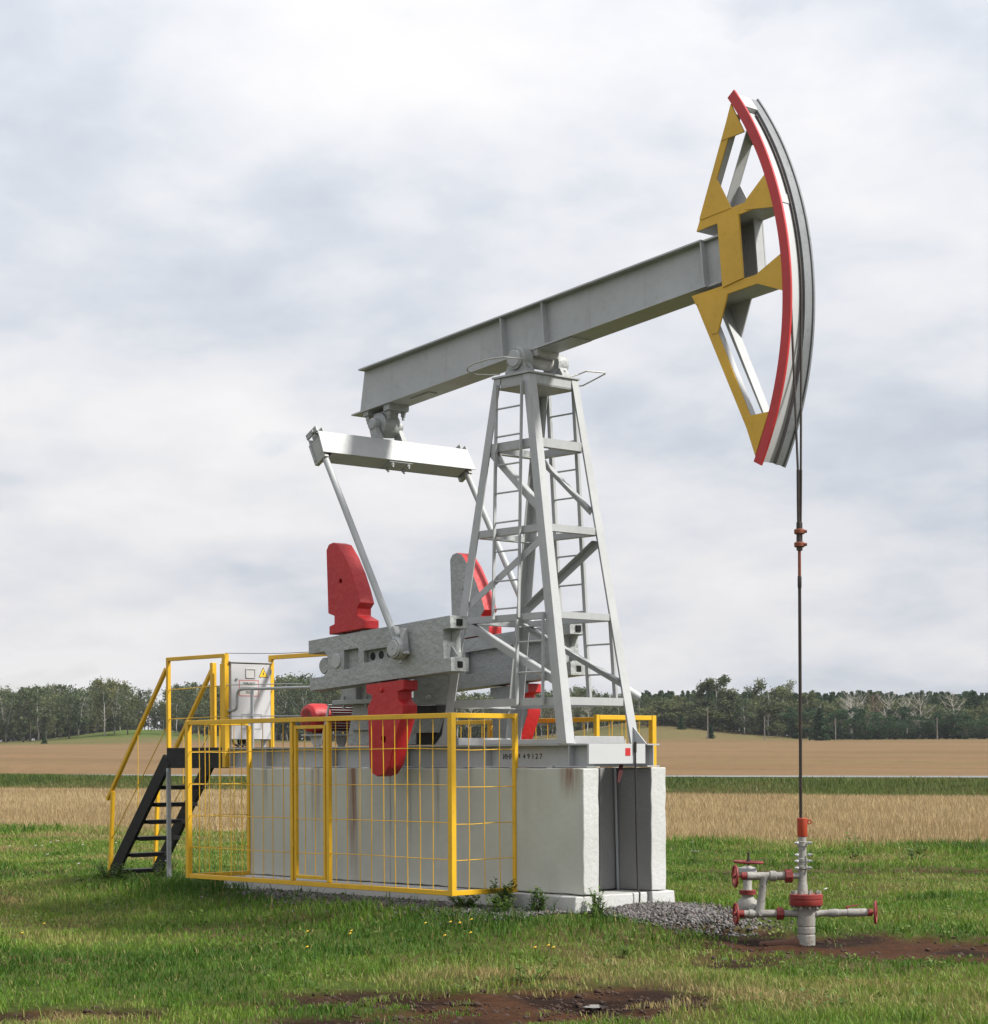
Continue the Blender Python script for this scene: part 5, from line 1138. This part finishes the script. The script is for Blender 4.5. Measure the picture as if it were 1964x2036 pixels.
def ground_at(px_, py_, it=12):
    """ground point a given sight line meets (used to read positions off the survey photograph)"""
    du, dv = px_ - 982, py_ - 1507.6; c, s = math.cos(ROLL), math.sin(ROLL)
    u, v = c * du - s * dv, s * du + c * dv
    d_ = FWD + RGT * (u / 4172.5) - up * (v / 4172.5); z = 0.1
    for _ in range(it):
        p_ = CAM + d_ * ((z - CAM.z) / d_.z); z = gz(p_.x, p_.y)
    return p_
M['petal_y'] = paint('yellow_petals', (0.60, 0.38, 0.01), 0.6, None, 0, 0.1, 0)
M['petal_w'] = paint('white_petals', (0.55, 0.55, 0.52), 0.6, None, 0, 0.05, 0)
# positions in metres
weeds = [(-2.95, -0.86, 0.30, 0.16, 9, 8, 0.035, 'bushy green weed at the near corner of the footing'),
         (-2.45, -0.88, 0.24, 0.14, 8, 8, 0.03, 'leafy green weed in front of the white footing corner'),
         (-2.02, -0.55, 0.26, 0.10, 6, 8, 0.025, 'small weed against the end of the footing below the recess'),
         (-3.35, -1.02, 0.17, 0.18, 8, 7, 0.035, 'green weed spreading over stones below the fence corner'),
         (-1.85, -0.70, 0.18, 0.14, 6, 7, 0.025, 'short weed beside the gravel heap'),
         (-2.72, -1.10, 0.20, 0.20, 8, 7, 0.028, 'weed growing in the grass before the footing'),
         (-9.9, -0.75, 0.20, 0.20, 8, 7, 0.03, 'dark green weed tuft at the foot of the steps'),
         (-9.5, -0.35, 0.26, 0.20, 8, 7, 0.03, 'tall weed tuft beneath the black steps'),
         (-10.3, -0.70, 0.18, 0.16, 7, 7, 0.028, 'weed tuft against the lowest step and handrail post')]
for k, (x_, y_, h_, sp, ns, nl, lw, lab) in enumerate(weeds): leafy('weed', x_, y_, h_, sp, ns * 2, nl * 2, lab, 'weed', lw, seed=k + 3, group='weeds around the foundation')
pp = ground_at(1383, 1722); leafy('cow_parsley', pp.x, pp.y, 0.34, 0.10, 6, 4, 'white flowering weed in the grass right of the foundation', 'weed', 0.03, seed=41, flower='petal_w')
pp = ground_at(1700, 1712); leafy('thistle', pp.x, pp.y, 0.42, 0.18, 8, 8, 'pale green thistle at the edge of the stubble right of the wellhead', 'weed', 0.06, seed=42)
pp = ground_at(1815, 1712); leafy('thistle', pp.x, pp.y, 0.34, 0.20, 8, 8, 'low bluish thistle nearest the right edge beside the stubble', 'weed', 0.06, seed=43)
pp = ground_at(1245, 1905); leafy('weed', pp.x, pp.y, 0.12, 0.10, 7, 6, 'small bright weed alone in the bare soil in the foreground', 'weed', 0.03, seed=44)
pp = ground_at(1055, 1955); leafy('weed', pp.x, pp.y, 0.16, 0.22, 10, 6, 'grass tussock weed by the muddy patch at the bottom', 'weed', 0.03, seed=45)
def flower(name, px_, py_, r, mat, label, group, h_=0.09):
    p_ = ground_at(px_, py_); z0 = gz(p_.x, p_.y); root = thing(name, (p_.x, p_.y, z0), label, 'flower', group)
    t = Vector((p_.x + random.uniform(-.015, .015), p_.y + random.uniform(-.015, .015), z0 + h_))
    MB().tube((p_.x, p_.y, z0 - 0.01), t, 0.0025, 0.002, 5).build('stem', 'leaf', root)
    MB().lathe(t, t + Vector((-0.004, -0.004, 0.012)), [(0, r * 0.35), (0.006, r), (0.012, r * 0.8), (0.014, r * 0.3)], 10).build('petals', mat, root)
for k, (a, b_) in enumerate(sorted([(703, 1872), (699, 1878), (612, 1873), (613, 1906), (845, 1858), (893, 1857), (915, 1863), (937, 1860), (888, 1882), (936, 1877), (1090, 1903), (1102, 1907), (1068, 1907), (47, 1876), (90, 1856)])):
    flower('yellow_flower', a, b_, 0.015, 'petal_y', 'small yellow flower, %s in the front grass' % nth(k + 1), 'yellow flowers in the front grass')
for k, (a, b_) in enumerate(sorted([(72, 1692), (85, 1692), (101, 1685), (155, 1730), (165, 1690), (116, 1682), (230, 1686), (95, 1710), (20, 1693), (352, 1690), (370, 1706), (290, 1712)])):
    flower('white_flower', a, b_, 0.024, 'petal_w', 'small white flower, %s in the grass around the steps' % nth(k + 1), 'white flowers in the left grass')
flower('white_flower', 1643, 1793, 0.026, 'petal_w', 'white seed head in the grass right of the wellhead flange', None, 0.14)
# puddle in the mud
pw = ground_at(1183, 2007)
m, nt, b = newmat('puddle_water'); b.inputs['Base Color'].default_value = (0.05, 0.04, 0.035, 1); b.inputs['Roughness'].default_value = 0.05
mb = MB(); vs_ = [(pw.x + RGT.x * 0.075 * math.cos(t) * (1 + .35 * math.sin(3 * t)) - FWD.x * 0.10 * math.sin(t), pw.y + RGT.y * 0.075 * math.cos(t) * (1 + .35 * math.sin(3 * t)) - FWD.y * 0.10 * math.sin(t), pw.z + 0.022) for t in np.linspace(0, 2 * math.pi, 20, endpoint=False)]
pd = mb.add(vs_, [tuple(range(20))]).build('puddle', m); pd['kind'] = 'structure'

# ------------------------------------------------------------------ trees
M['bark_birch'] = paint('birch_bark', (0.34, 0.325, 0.30), 0.8, (0.06, 0.055, 0.05), 0.8, 0.1, 0)
M['bark_dark'] = paint('dark_bark', (0.075, 0.058, 0.045), 0.9, (0.03, 0.025, 0.02), 0.5, 0.2, 0)
M['bark_dead'] = paint('bleached_bark', (0.42, 0.39, 0.36), 0.8, (0.28, 0.24, 0.21), 0.5, 0.1, 0)
M['bark_rust'] = paint('brown_bleached_bark', (0.22, 0.14, 0.10), 0.8, (0.22, 0.15, 0.11), 0.5, 0.1, 0)
def leaf_mat(name, dark, mid, light):
    m, nt, b = newmat(name)
    oi = nd(nt, 'ShaderNodeObjectInfo').outputs['Random']
    a = nd(nt, 'ShaderNodeAttribute', attribute_name='tone').outputs['Fac']
    c = ramp(nt, a, [(0.0, dark), (0.5, mid), (1.0, light)])
    c = mixc(nt, 1.0, c, ramp(nt, oi, [(0.0, (0.78, 0.86, 0.90)), (0.5, (1.0, 1.0, 1.0)), (1.0, (1.28, 1.12, 0.95))]), 'MULTIPLY')
    nt.links.new(c, b.inputs['Base Color']); b.inputs['Roughness'].default_value = 0.7; b.inputs['Specular IOR Level'].default_value = 0.2
    tr_ = nd(nt, 'ShaderNodeBsdfTranslucent'); nt.links.new(c, tr_.inputs[0]); ms = nd(nt, 'ShaderNodeMixShader'); ms.inputs[0].default_value = 0.25
    o = [n for n in nt.nodes if n.type == 'OUTPUT_MATERIAL'][0]
    nt.links.new(b.outputs[0], ms.inputs[1]); nt.links.new(tr_.outputs[0], ms.inputs[2]); nt.links.new(ms.outputs[0], o.inputs[0])
    return m
M['foliage'] = leaf_mat('birch_foliage', (0.048, 0.066, 0.028), (0.088, 0.110, 0.046), (0.150, 0.165, 0.078))
M['foliage_dk'] = leaf_mat('conifer_foliage', (0.015, 0.038, 0.015), (0.030, 0.066, 0.026), (0.056, 0.098, 0.040))
def leaf_mesh(name, C3, sizes, mat, tone):
    n = len(C3); ax = rng.normal(0, 1, (n, 3)); ax /= np.linalg.norm(ax, axis=1, keepdims=True)
    b_ = np.cross(ax, rng.normal(0, 1, (n, 3))); b_ /= np.linalg.norm(b_, axis=1, keepdims=True); c_ = np.cross(ax, b_)
    s = sizes[:, None]
    P = np.stack([C3 + b_ * s, C3 + c_ * s * 0.7, C3 - b_ * s, C3 - c_ * s * 0.7], 1)
    me = bpy.data.meshes.new(name); me.vertices.add(4 * n); me.vertices.foreach_set('co', P.astype(np.float32).ravel())
    me.loops.add(4 * n); me.loops.foreach_set('vertex_index', np.arange(4 * n, dtype=np.int32)); me.polygons.add(n); me.polygons.foreach_set('loop_start', np.arange(0, 4 * n, 4, dtype=np.int32)); me.update(calc_edges=True)
    a = me.attributes.new('tone', 'FLOAT', 'POINT'); a.data.foreach_set('value', np.repeat(np.clip(tone, 0, 1), 4).astype(np.float32))
    me.materials.append(M[mat]); return me
def wood_mesh(name, mb, mat):
    me = bpy.data.meshes.new(name); me.from_pydata(mb.v, [], mb.f); me.materials.append(M[mat]); me.shade_smooth(); return me
def make_birch(seed, leaves=1500, bare=False, slim=1.0, mat='bark_birch', fork=False, leafmat='foliage', low=0.10):
    """unit tree, 10 m tall"""
    rnd = random.Random(seed); mb = MB(); centres = []
    stems = 1 if not fork else rnd.choice((2, 3))
    for s in range(stems):
        lean = Vector((rnd.gauss(0, 0.35), rnd.gauss(0, 0.35), 0)) + (Vector((math.cos(s * 2.4), math.sin(s * 2.4), 0)) * 1.0 if fork else Vector())
        H = 9.6 * (1 - 0.12 * s); pts = [Vector((0, 0, -0.3))]
        for k in range(1, 8): pts.append(lean * (k / 7) ** 1.3 + Vector((rnd.gauss(0, .07), rnd.gauss(0, .07), H * k / 7)))
        mb.pipe(pts, [0.15 * (1 - 0.93 * k / 7) + 0.008 for k in range(8)], 6)
        nb = rnd.randint(20, 26) if not bare else rnd.randint(22, 28)
        for b_ in range(nb):
            t = rnd.uniform(low if not bare else 0.30, 0.97); i = min(int(t * 7), 6); p0 = pts[i].lerp(pts[i + 1], t * 7 - i)
            an = rnd.uniform(0, 6.28); L = (0.4 + 2.0 * math.sin(math.pi * min(1, (1 - t) * 0.9 + 0.12))) * rnd.uniform(0.7, 1.25) * slim * (1.25 if bare else 1)
            p2 = p0 + Vector((math.cos(an) * L, math.sin(an) * L, L * rnd.uniform(0.45, 1.1))); p1 = (p0 + p2) / 2 + Vector((math.cos(an), math.sin(an), -0.3)) * L * 0.12
            r_ = (0.045 * (1.15 - t) + 0.014) * (1.5 if bare else 1)
            mb.pipe([p0, p1, p2], [r_, r_ * .65, r_ * .2], 4)
            if bare:
                for q in range(4):
                    u = rnd.uniform(0.35, 0.95); a_ = p0.lerp(p2, u); d_ = Vector((rnd.gauss(0, .5), rnd.gauss(0, .5), rnd.uniform(.2, .9))) * L * 0.4; mb.pipe([a_, a_ + d_], [0.016, 0.006], 3)
            centres.append((p2, L)); centres.append(((p1 + p2) / 2, L * 0.8)); 
    if bare: return wood_mesh('bare_birch', mb, mat), None
    C3 = []; S = []; T = []
    per = leaves // len(centres)
    for c, L in centres:
        cl = rnd.gauss(0, 0.16); rr = (0.34 + 0.20 * L)
        q = rng.normal(0, 1, (per, 3)) * np.array([rr, rr, rr * 0.85]) * 0.55 + np.array(c)
        C3.append(q); S.append(rng.uniform(0.08, 0.24, per)); T.append(0.46 + cl + rng.normal(0, 0.14, per))
    return wood_mesh('birch_trunk', mb, mat), leaf_mesh('birch_crown', np.concatenate(C3), np.concatenate(S), leafmat, np.concatenate(T))
def make_conifer(seed, pine=False, leaves=1500, lsz=1.0):
    rnd = random.Random(seed); mb = MB(); mb.pipe([(0, 0, -0.3), (rnd.gauss(0, .05), rnd.gauss(0, .05), 5), (rnd.gauss(0, .08), rnd.gauss(0, .08), 9.8)], [0.17, 0.11, 0.015], 6)
    C3 = []; S = []; T = []; zlo = 4.2 if pine else 0.5; whorls = 13 if pine else 19
    per = leaves // (whorls * 7)
    for w_ in range(whorls):
        t = w_ / (whorls - 1); z = lerp(zlo, 9.5, t)
        rad = (1.5 * math.sin(math.pi * (0.22 + 0.75 * t)) + 0.12) if pine else (1.75 * (1 - t) ** 0.8 + 0.10)
        for k in range(7):
            an = k * 0.9 + w_ * 1.7 + rnd.uniform(-.3, .3); L = rad * rnd.uniform(0.65, 1.15); e = Vector((math.cos(an) * L, math.sin(an) * L, z + (0.25 if pine else -0.12) * L)); s0 = Vector((0, 0, z))
            mb.pipe([s0, e], [0.03, 0.006], 3); u = rng.uniform(0.15, 1.05, per); q = np.array(s0)[None] * (1 - u[:, None]) + np.array(e)[None] * u[:, None] + rng.normal(0, 0.15, (per, 3))
            C3.append(q); S.append(rng.uniform(0.08, 0.20, per) * lsz); T.append(0.40 + rnd.gauss(0, .14) + rng.normal(0, 0.12, per))
    return wood_mesh('conifer_trunk', mb, 'bark_dark'), leaf_mesh('conifer_crown', np.concatenate(C3), np.concatenate(S), 'foliage_dk', np.concatenate(T))
BIRCH = [make_birch(100 + k, 2900 if k in (2, 4) else 1900, slim=(0.75, 0.9, 1.05, 0.8, 1.15, 0.95, 0.7)[k], fork=k in (2, 4), mat='bark_birch' if k % 3 else 'bark_dark') for k in range(7)]
BARE = [make_birch(200 + k, bare=True, mat='bark_dead' if k != 1 else 'bark_rust', fork=k == 0) for k in range(4)]
DKBUSH = [make_birch(400 + k, 2600, slim=1.0, fork=k == 1, mat='bark_dark', leafmat='foliage_dk', low=0.02) for k in range(3)]
SPRUCE = [make_conifer(300 + k) for k in range(3)]
PINE = [make_conifer(320 + k, True) for k in range(3)]
SPRUCE_D = [make_conifer(340 + k, False, 2400, 2.0) for k in range(3)]
BIRCH_D = [make_birch(120 + k, 4800, slim=(1.0, 1.15, 0.85)[k], mat='bark_birch') for k in range(3)]
def px_to(xpix, D): r = (xpix - 982) / 4172.5 * D; return XY(D, r)
def ytop_z(D, ypix, xpix): return 1.65 - ((ypix - 1507.6) + ROLL * (xpix - 982)) / 4172.5 * D
def plant(name, variants, k, xpix, D, ytop, label, group, wide=1.0, cat='tree'):
    x_, y_ = px_to(xpix, D); z0 = gz(x_, y_); h_ = ytop_z(D, ytop, xpix) - z0
    tr_, cr_ = variants[k % len(variants)]
    root = thing(name, (x_, y_, z0), label, cat, group)
    root.scale = (h_ / 10 * wide, h_ / 10 * wide, h_ / 10); root.rotation_euler.z = random.uniform(0, 6.28)
    for nm, me in (('trunk', tr_), ('crown', cr_)):
        if me is None: continue
        o = bpy.data.objects.new(nm, me); COL.objects.link(o); o.parent = root
    return root
M['pole_wood'] = paint('weathered_pole_wood', (0.17, 0.15, 0.13), 0.9, (0.08, 0.07, 0.06), 0.5, 0.1, 0)
rt = random.Random(77)
prof = [(-60, 1372), (0, 1362), (20, 1372), (45, 1368), (75, 1364), (95, 1372), (117, 1362), (140, 1368), (165, 1372), (190, 1360), (216, 1353), (241, 1354), (262, 1376), (290, 1376), (306, 1392), (322, 1394), (345, 1364), (376, 1356), (402, 1366), (425, 1354), (450, 1362), (500, 1360), (545, 1350), (580, 1343), (620, 1346), (660, 1352), (720, 1362), (800, 1366), (880, 1376), (940, 1378), (1000, 1374), (1060, 1378), (1120, 1368), (1160, 1366), (1200, 1378), (1240, 1380), (1280, 1374)]
def ptop(x_):
    for (a, ya), (b_, yb) in zip(prof, prof[1:]):
        if a <= x_ <= b_: return lerp(ya, yb, (x_ - a) / (b_ - a))
    return 1375
# front trees that can be told apart
x_ = -6.0; cnt = {}
while x_ < 1290:
    if x_ < 335:
        lab, grp = 'grey-green leafy tree, %s in the wood left of the steps', 'trees of the left wood'
    elif x_ < 560:
        lab, grp = 'leafy tree, %s of those behind the platform railing and cabinet', 'trees behind the platform'
    else:
        lab, grp = 'pale-stemmed leafy tree, %s of those behind the pump jack', 'trees behind the pump jack'
    cnt[grp] = cnt.get(grp, 0) + 1; lab = lab % nth(cnt[grp])
    D_ = rt.uniform(362, 398)
    if 270 < x_ < 335: D_ = 402
    plant('birch_tree', BIRCH, rt.randint(0, 6), x_, D_, ptop(x_) + rt.uniform(0, 9), lab, grp, rt.uniform(0.85, 1.2))
    x_ += rt.uniform(11, 19) if x_ < 560 else rt.uniform(15, 24)
for (xq, yq, D_, kk, wd, lab) in [(1428, 1346, 372, 2, 1.35, 'tallest bushy tree standing above the right wood'), (1403, 1366, 374, 1, 1.0, 'leafy tree just left of the tallest tree on the right'), (1455, 1376, 372, 5, 1.1, 'leafy tree just right of the tallest tree on the right'),
        (1505, 1374, 376, 0, 1.0, 'slender leafy tree left of the polished rod in the right wood'), (1528, 1360, 370, 0, 1.25, 'broad leafy tree with full crown left of the polished rod'), (1556, 1364, 374, 3, 1.0, 'leafy tree with feathery top just left of the polished rod'), (1480, 1392, 366, 6, 1.2, 'lower pale green tree between the tall trees on the right'),
        (1345, 1388, 384, 3, 1.1, 'leafy tree at the right end of the foundation, above the hill'), (1372, 1384, 384, 6, 1.0, 'pale leafy tree on the hill right of the yellow corner post'), (1318, 1390, 388, 1, 1.1, 'greyish tree directly right of the tower foot'), (1608, 1376, 380, 5, 0.9, 'thin pale tree right behind the polished rod'), (1632, 1398, 360, 0, 1.1, 'light green tree above the lone spruce on the right')]:
    plant('birch_tree', BIRCH_D, kk, xq, D_, yq, lab, 'leafy trees of the right wood', wd)
for xq, yq, kk, lab in [(1692, 1374, 0, 'largest bare white tree, forked, in the right wood'), (1738, 1376, 1, 'bare reddish-brown tree among the pines'), (1764, 1374, 2, 'slim bare white tree right of the reddish one'), (1803, 1384, 3, 'bare pale tree left of the pair near the right edge'), (1829, 1376, 2, 'thin bare tree second from the right'), (1897, 1374, 3, 'bare grey tree nearest the right edge'), (1820, 1428, 0, 'small bare tree low among the dark bushes'), (975, 1396, 2, 'bare white birch seen through the tower legs'), (1090, 1398, 1, 'bare forked birch behind the tower foot'), (1168, 1392, 3, 'bare birch just right of the tower'), (935, 1398, 3, 'bare birch seen through the right end of the fence'), (1015, 1402, 0, 'bare forked birch seen beside the lower counterweight')]:
    plant('bare_birch_tree', BARE, kk, xq, 366, yq, lab, 'bare trees')
plant('spruce_tree', SPRUCE_D, 0, 1413, 342, 1440, 'small lone spruce on the hill beside a pole', 'spruces in front of the wood', 1.7)
plant('spruce_tree', SPRUCE_D, 1, 1630, 338, 1408, 'full dark spruce at the field edge right of the rod', 'spruces in front of the wood', 1.75)
plant('spruce_tree', SPRUCE_D, 2, 1355, 366, 1420, 'dark spruce on the slope above the yellow corner post', 'spruces in front of the wood', 1.7)
plant('shrub', SPRUCE_D, 2, 88, 344, 1462, 'small round dark shrub at the left field edge', None, 2.3, 'shrub')
plant('shrub', SPRUCE_D, 1, 300, 372, 1452, 'dark shrub on the green hill by the steps', None, 2.4, 'shrub')
kc = 0
xq = 1575
while xq < 2010:
    if abs(xq - 1630) > 24:
        kc += 1
        plant('bushy_tree', DKBUSH if rt.random() < 0.72 else SPRUCE, rt.randint(0, 2), xq, rt.uniform(346, 362), rt.uniform(1408, 1436), 'dark bushy young tree, %s in the row along the right field edge' % nth(kc), 'young trees along the right field edge', rt.uniform(1.7, 2.4))
    xq += rt.uniform(10, 16)
for xq, y1, y0, lab in [(1407, 1408, 1452, 'pale pole on the hill above the small spruce'), (1520, 1424, 1462, 'wooden pole left of the polished rod at the field edge'), (1661, 1428, 1474, 'wooden pole just right of the lone dark spruce'), (1863, 1426, 1476, 'wooden pole nearest the right edge before the dark bushes')]:
    D_ = 340; x_, y_ = px_to(xq, D_); z0 = gz(x_, y_); z1 = ytop_z(D_, y1, xq)
    tag(MB().lathe((x_, y_, z0 - 0.5), (x_, y_, z1), [(0, 0.10), (1, 0.07)], 8, rel=True).bar((x_ - 0.3, y_, z1 - 0.35), (x_ + 0.3, y_, z1 - 0.35), 0.07, 0.07).build('utility_pole', 'pole_wood'), lab, 'pole', 'poles along the right wood')
# the rest of the woods reads as one mass: one object each
def mass(name, variants, spots, label, leafmat, barkmat, thin=0.5):
    for part, mat in (('crown', leafmat), ('trunk', barkmat)):
        V = []; L = []; S = []; T = []; o = 0; ls = 0
        for (x_, y_, z0, h_, wd, k, rot) in spots:
            me = variants[k % len(variants)][1 if part == 'crown' else 0]
            co = np.empty(len(me.vertices) * 3, np.float32); me.vertices.foreach_get('co', co); co = co.reshape(-1, 3)
            if part == 'crown':
                q = co.reshape(-1, 4, 3); sel = rng.uniform(0, 1, len(q)) < thin; q = q[sel]; c_ = q.mean(1, keepdims=True); q = c_ + (q - c_) * 1.35; co = q.reshape(-1, 3)
                li = np.arange(len(co)); st_ = np.arange(0, len(co), 4); tn = np.empty(len(me.vertices), np.float32); me.attributes['tone'].data.foreach_get('value', tn); tn = tn.reshape(-1, 4)[sel].ravel() + rng.normal(0, 0.10)
            else:
                li = np.empty(len(me.loops), np.int32); me.loops.foreach_get('vertex_index', li); st_ = np.empty(len(me.polygons), np.int32); me.polygons.foreach_get('loop_start', st_); tn = np.zeros(len(co))
            c, s = math.cos(rot), math.sin(rot)
            X = (co[:, 0] * c - co[:, 1] * s) * h_ / 10 * wd + x_; Y = (co[:, 0] * s + co[:, 1] * c) * h_ / 10 * wd + y_; Z = co[:, 2] * h_ / 10 + z0
            V.append(np.stack([X, Y, Z], -1)); L.append(li + o); S.append(st_ + ls); T.append(tn); o += len(co); ls += len(li)
        V = np.concatenate(V); L = np.concatenate(L).astype(np.int32); S = np.concatenate(S).astype(np.int32)
        me = bpy.data.meshes.new(name); me.vertices.add(len(V)); me.vertices.foreach_set('co', V.astype(np.float32).ravel()); me.loops.add(len(L)); me.loops.foreach_set('vertex_index', L); me.polygons.add(len(S)); me.polygons.foreach_set('loop_start', S); me.update(calc_edges=True)
        a = me.attributes.new('tone', 'FLOAT', 'POINT'); a.data.foreach_set('value', np.clip(np.concatenate(T), 0, 1).astype(np.float32))
        me.materials.append(M[mat])
        if part == 'crown':
            root = bpy.data.objects.new(name, me); COL.objects.link(root); tag(root, label, 'wood', kind='stuff')
        else:
            ob = bpy.data.objects.new('trunks', me); COL.objects.link(ob); ob.parent = root; ob['kind'] = 'stuff'
sp = []
for row in range(4):
    x_ = -160.0
    while x_ < 1330:
        if not (268 < x_ < 330 and row > 0):
            D_ = 404 + row * 14 + rt.uniform(-5, 5); X_, Y_ = px_to(x_, D_); z0 = gz(X_, Y_); sp.append((X_, Y_, z0, max(4.0, ytop_z(D_, ptop(min(max(x_, -59), 1279)) + rt.uniform(6, 22), x_) - z0), rt.uniform(0.9, 1.3), rt.randint(0, 6), rt.uniform(0, 6.28)))
        x_ += rt.uniform(15, 26)
mass('leafy_wood', BIRCH, sp, 'grey-green mass of the wood behind the front trees on the left', 'foliage', 'bark_dark')
sp = []
for row in range(3):
    x_ = 1255.0
    while x_ < 2150:
        D_ = 400 + row * 16 + rt.uniform(-5, 5); X_, Y_ = px_to(x_, D_); z0 = gz(X_, Y_); sp.append((X_, Y_, z0, ytop_z(D_, rt.uniform(1371, 1384), x_) - z0, rt.uniform(0.8, 1.1), rt.randint(0, 2), rt.uniform(0, 6.28)))
        x_ += rt.uniform(8, 15)
mass('pine_wood', PINE, sp, 'dark even line of pines behind the bare trees on the right', 'foliage_dk', 'bark_dark', 1.0)
sp = []
for row in range(2):
    x_ = 1290.0
    while x_ < 2150:
        D_ = 378 + row * 12 + rt.uniform(-4, 4); X_, Y_ = px_to(x_, D_); z0 = gz(X_, Y_); sp.append((X_, Y_, z0, ytop_z(D_, rt.uniform(1392, 1412), x_) - z0, rt.uniform(1.1, 1.5), rt.randint(0, 6), rt.uniform(0, 6.28)))
        x_ += rt.uniform(14, 24)
mass('mixed_undergrowth', BIRCH, sp, 'green undergrowth between the young conifers and the pines', 'foliage', 'bark_dark', 0.95)

# low bushes along the foot of the woods
sp = []
x_ = -150.0
while x_ < 2150:
    for row in range(3):
        D_ = 400 + row * 9 + rt.uniform(-4, 4) if x_ < 1290 else 372 + row * 9 + rt.uniform(-4, 4)
        if 262 < x_ < 335 and rt.random() < 0.75: continue
        X_, Y_ = px_to(x_ + rt.uniform(-6, 6), D_); z0 = gz(X_, Y_); sp.append((X_, Y_, z0 - 0.3, rt.uniform(2.0, 4.6), rt.uniform(1.7, 2.6), rt.randint(0, 6), rt.uniform(0, 6.28)))
    x_ += rt.uniform(8, 15)
mass('wood_edge_bushes', BIRCH, sp, 'low green bushes along the foot of the far woods', 'foliage', 'bark_dark', 0.35)

# ------------------------------------------------------------------ thin summer haze over the plain
m = bpy.data.materials.new('haze_air'); m.use_nodes = True; nt = m.node_tree; nt.nodes.clear()
o_ = nt.nodes.new('ShaderNodeOutputMaterial'); pv = nt.nodes.new('ShaderNodeVolumePrincipled'); pv.inputs['Color'].default_value = (0.86, 0.91, 1.0, 1); pv.inputs['Density'].default_value = 0.00010
nt.links.new(pv.outputs[0], o_.inputs['Volume'])
hz = MB().box((-5200, -5200, -2.5), (5200, 5200, 24)).build('haze', m); tag(hz, 'thin pale haze in the air over the fields', 'haze', kind='stuff')
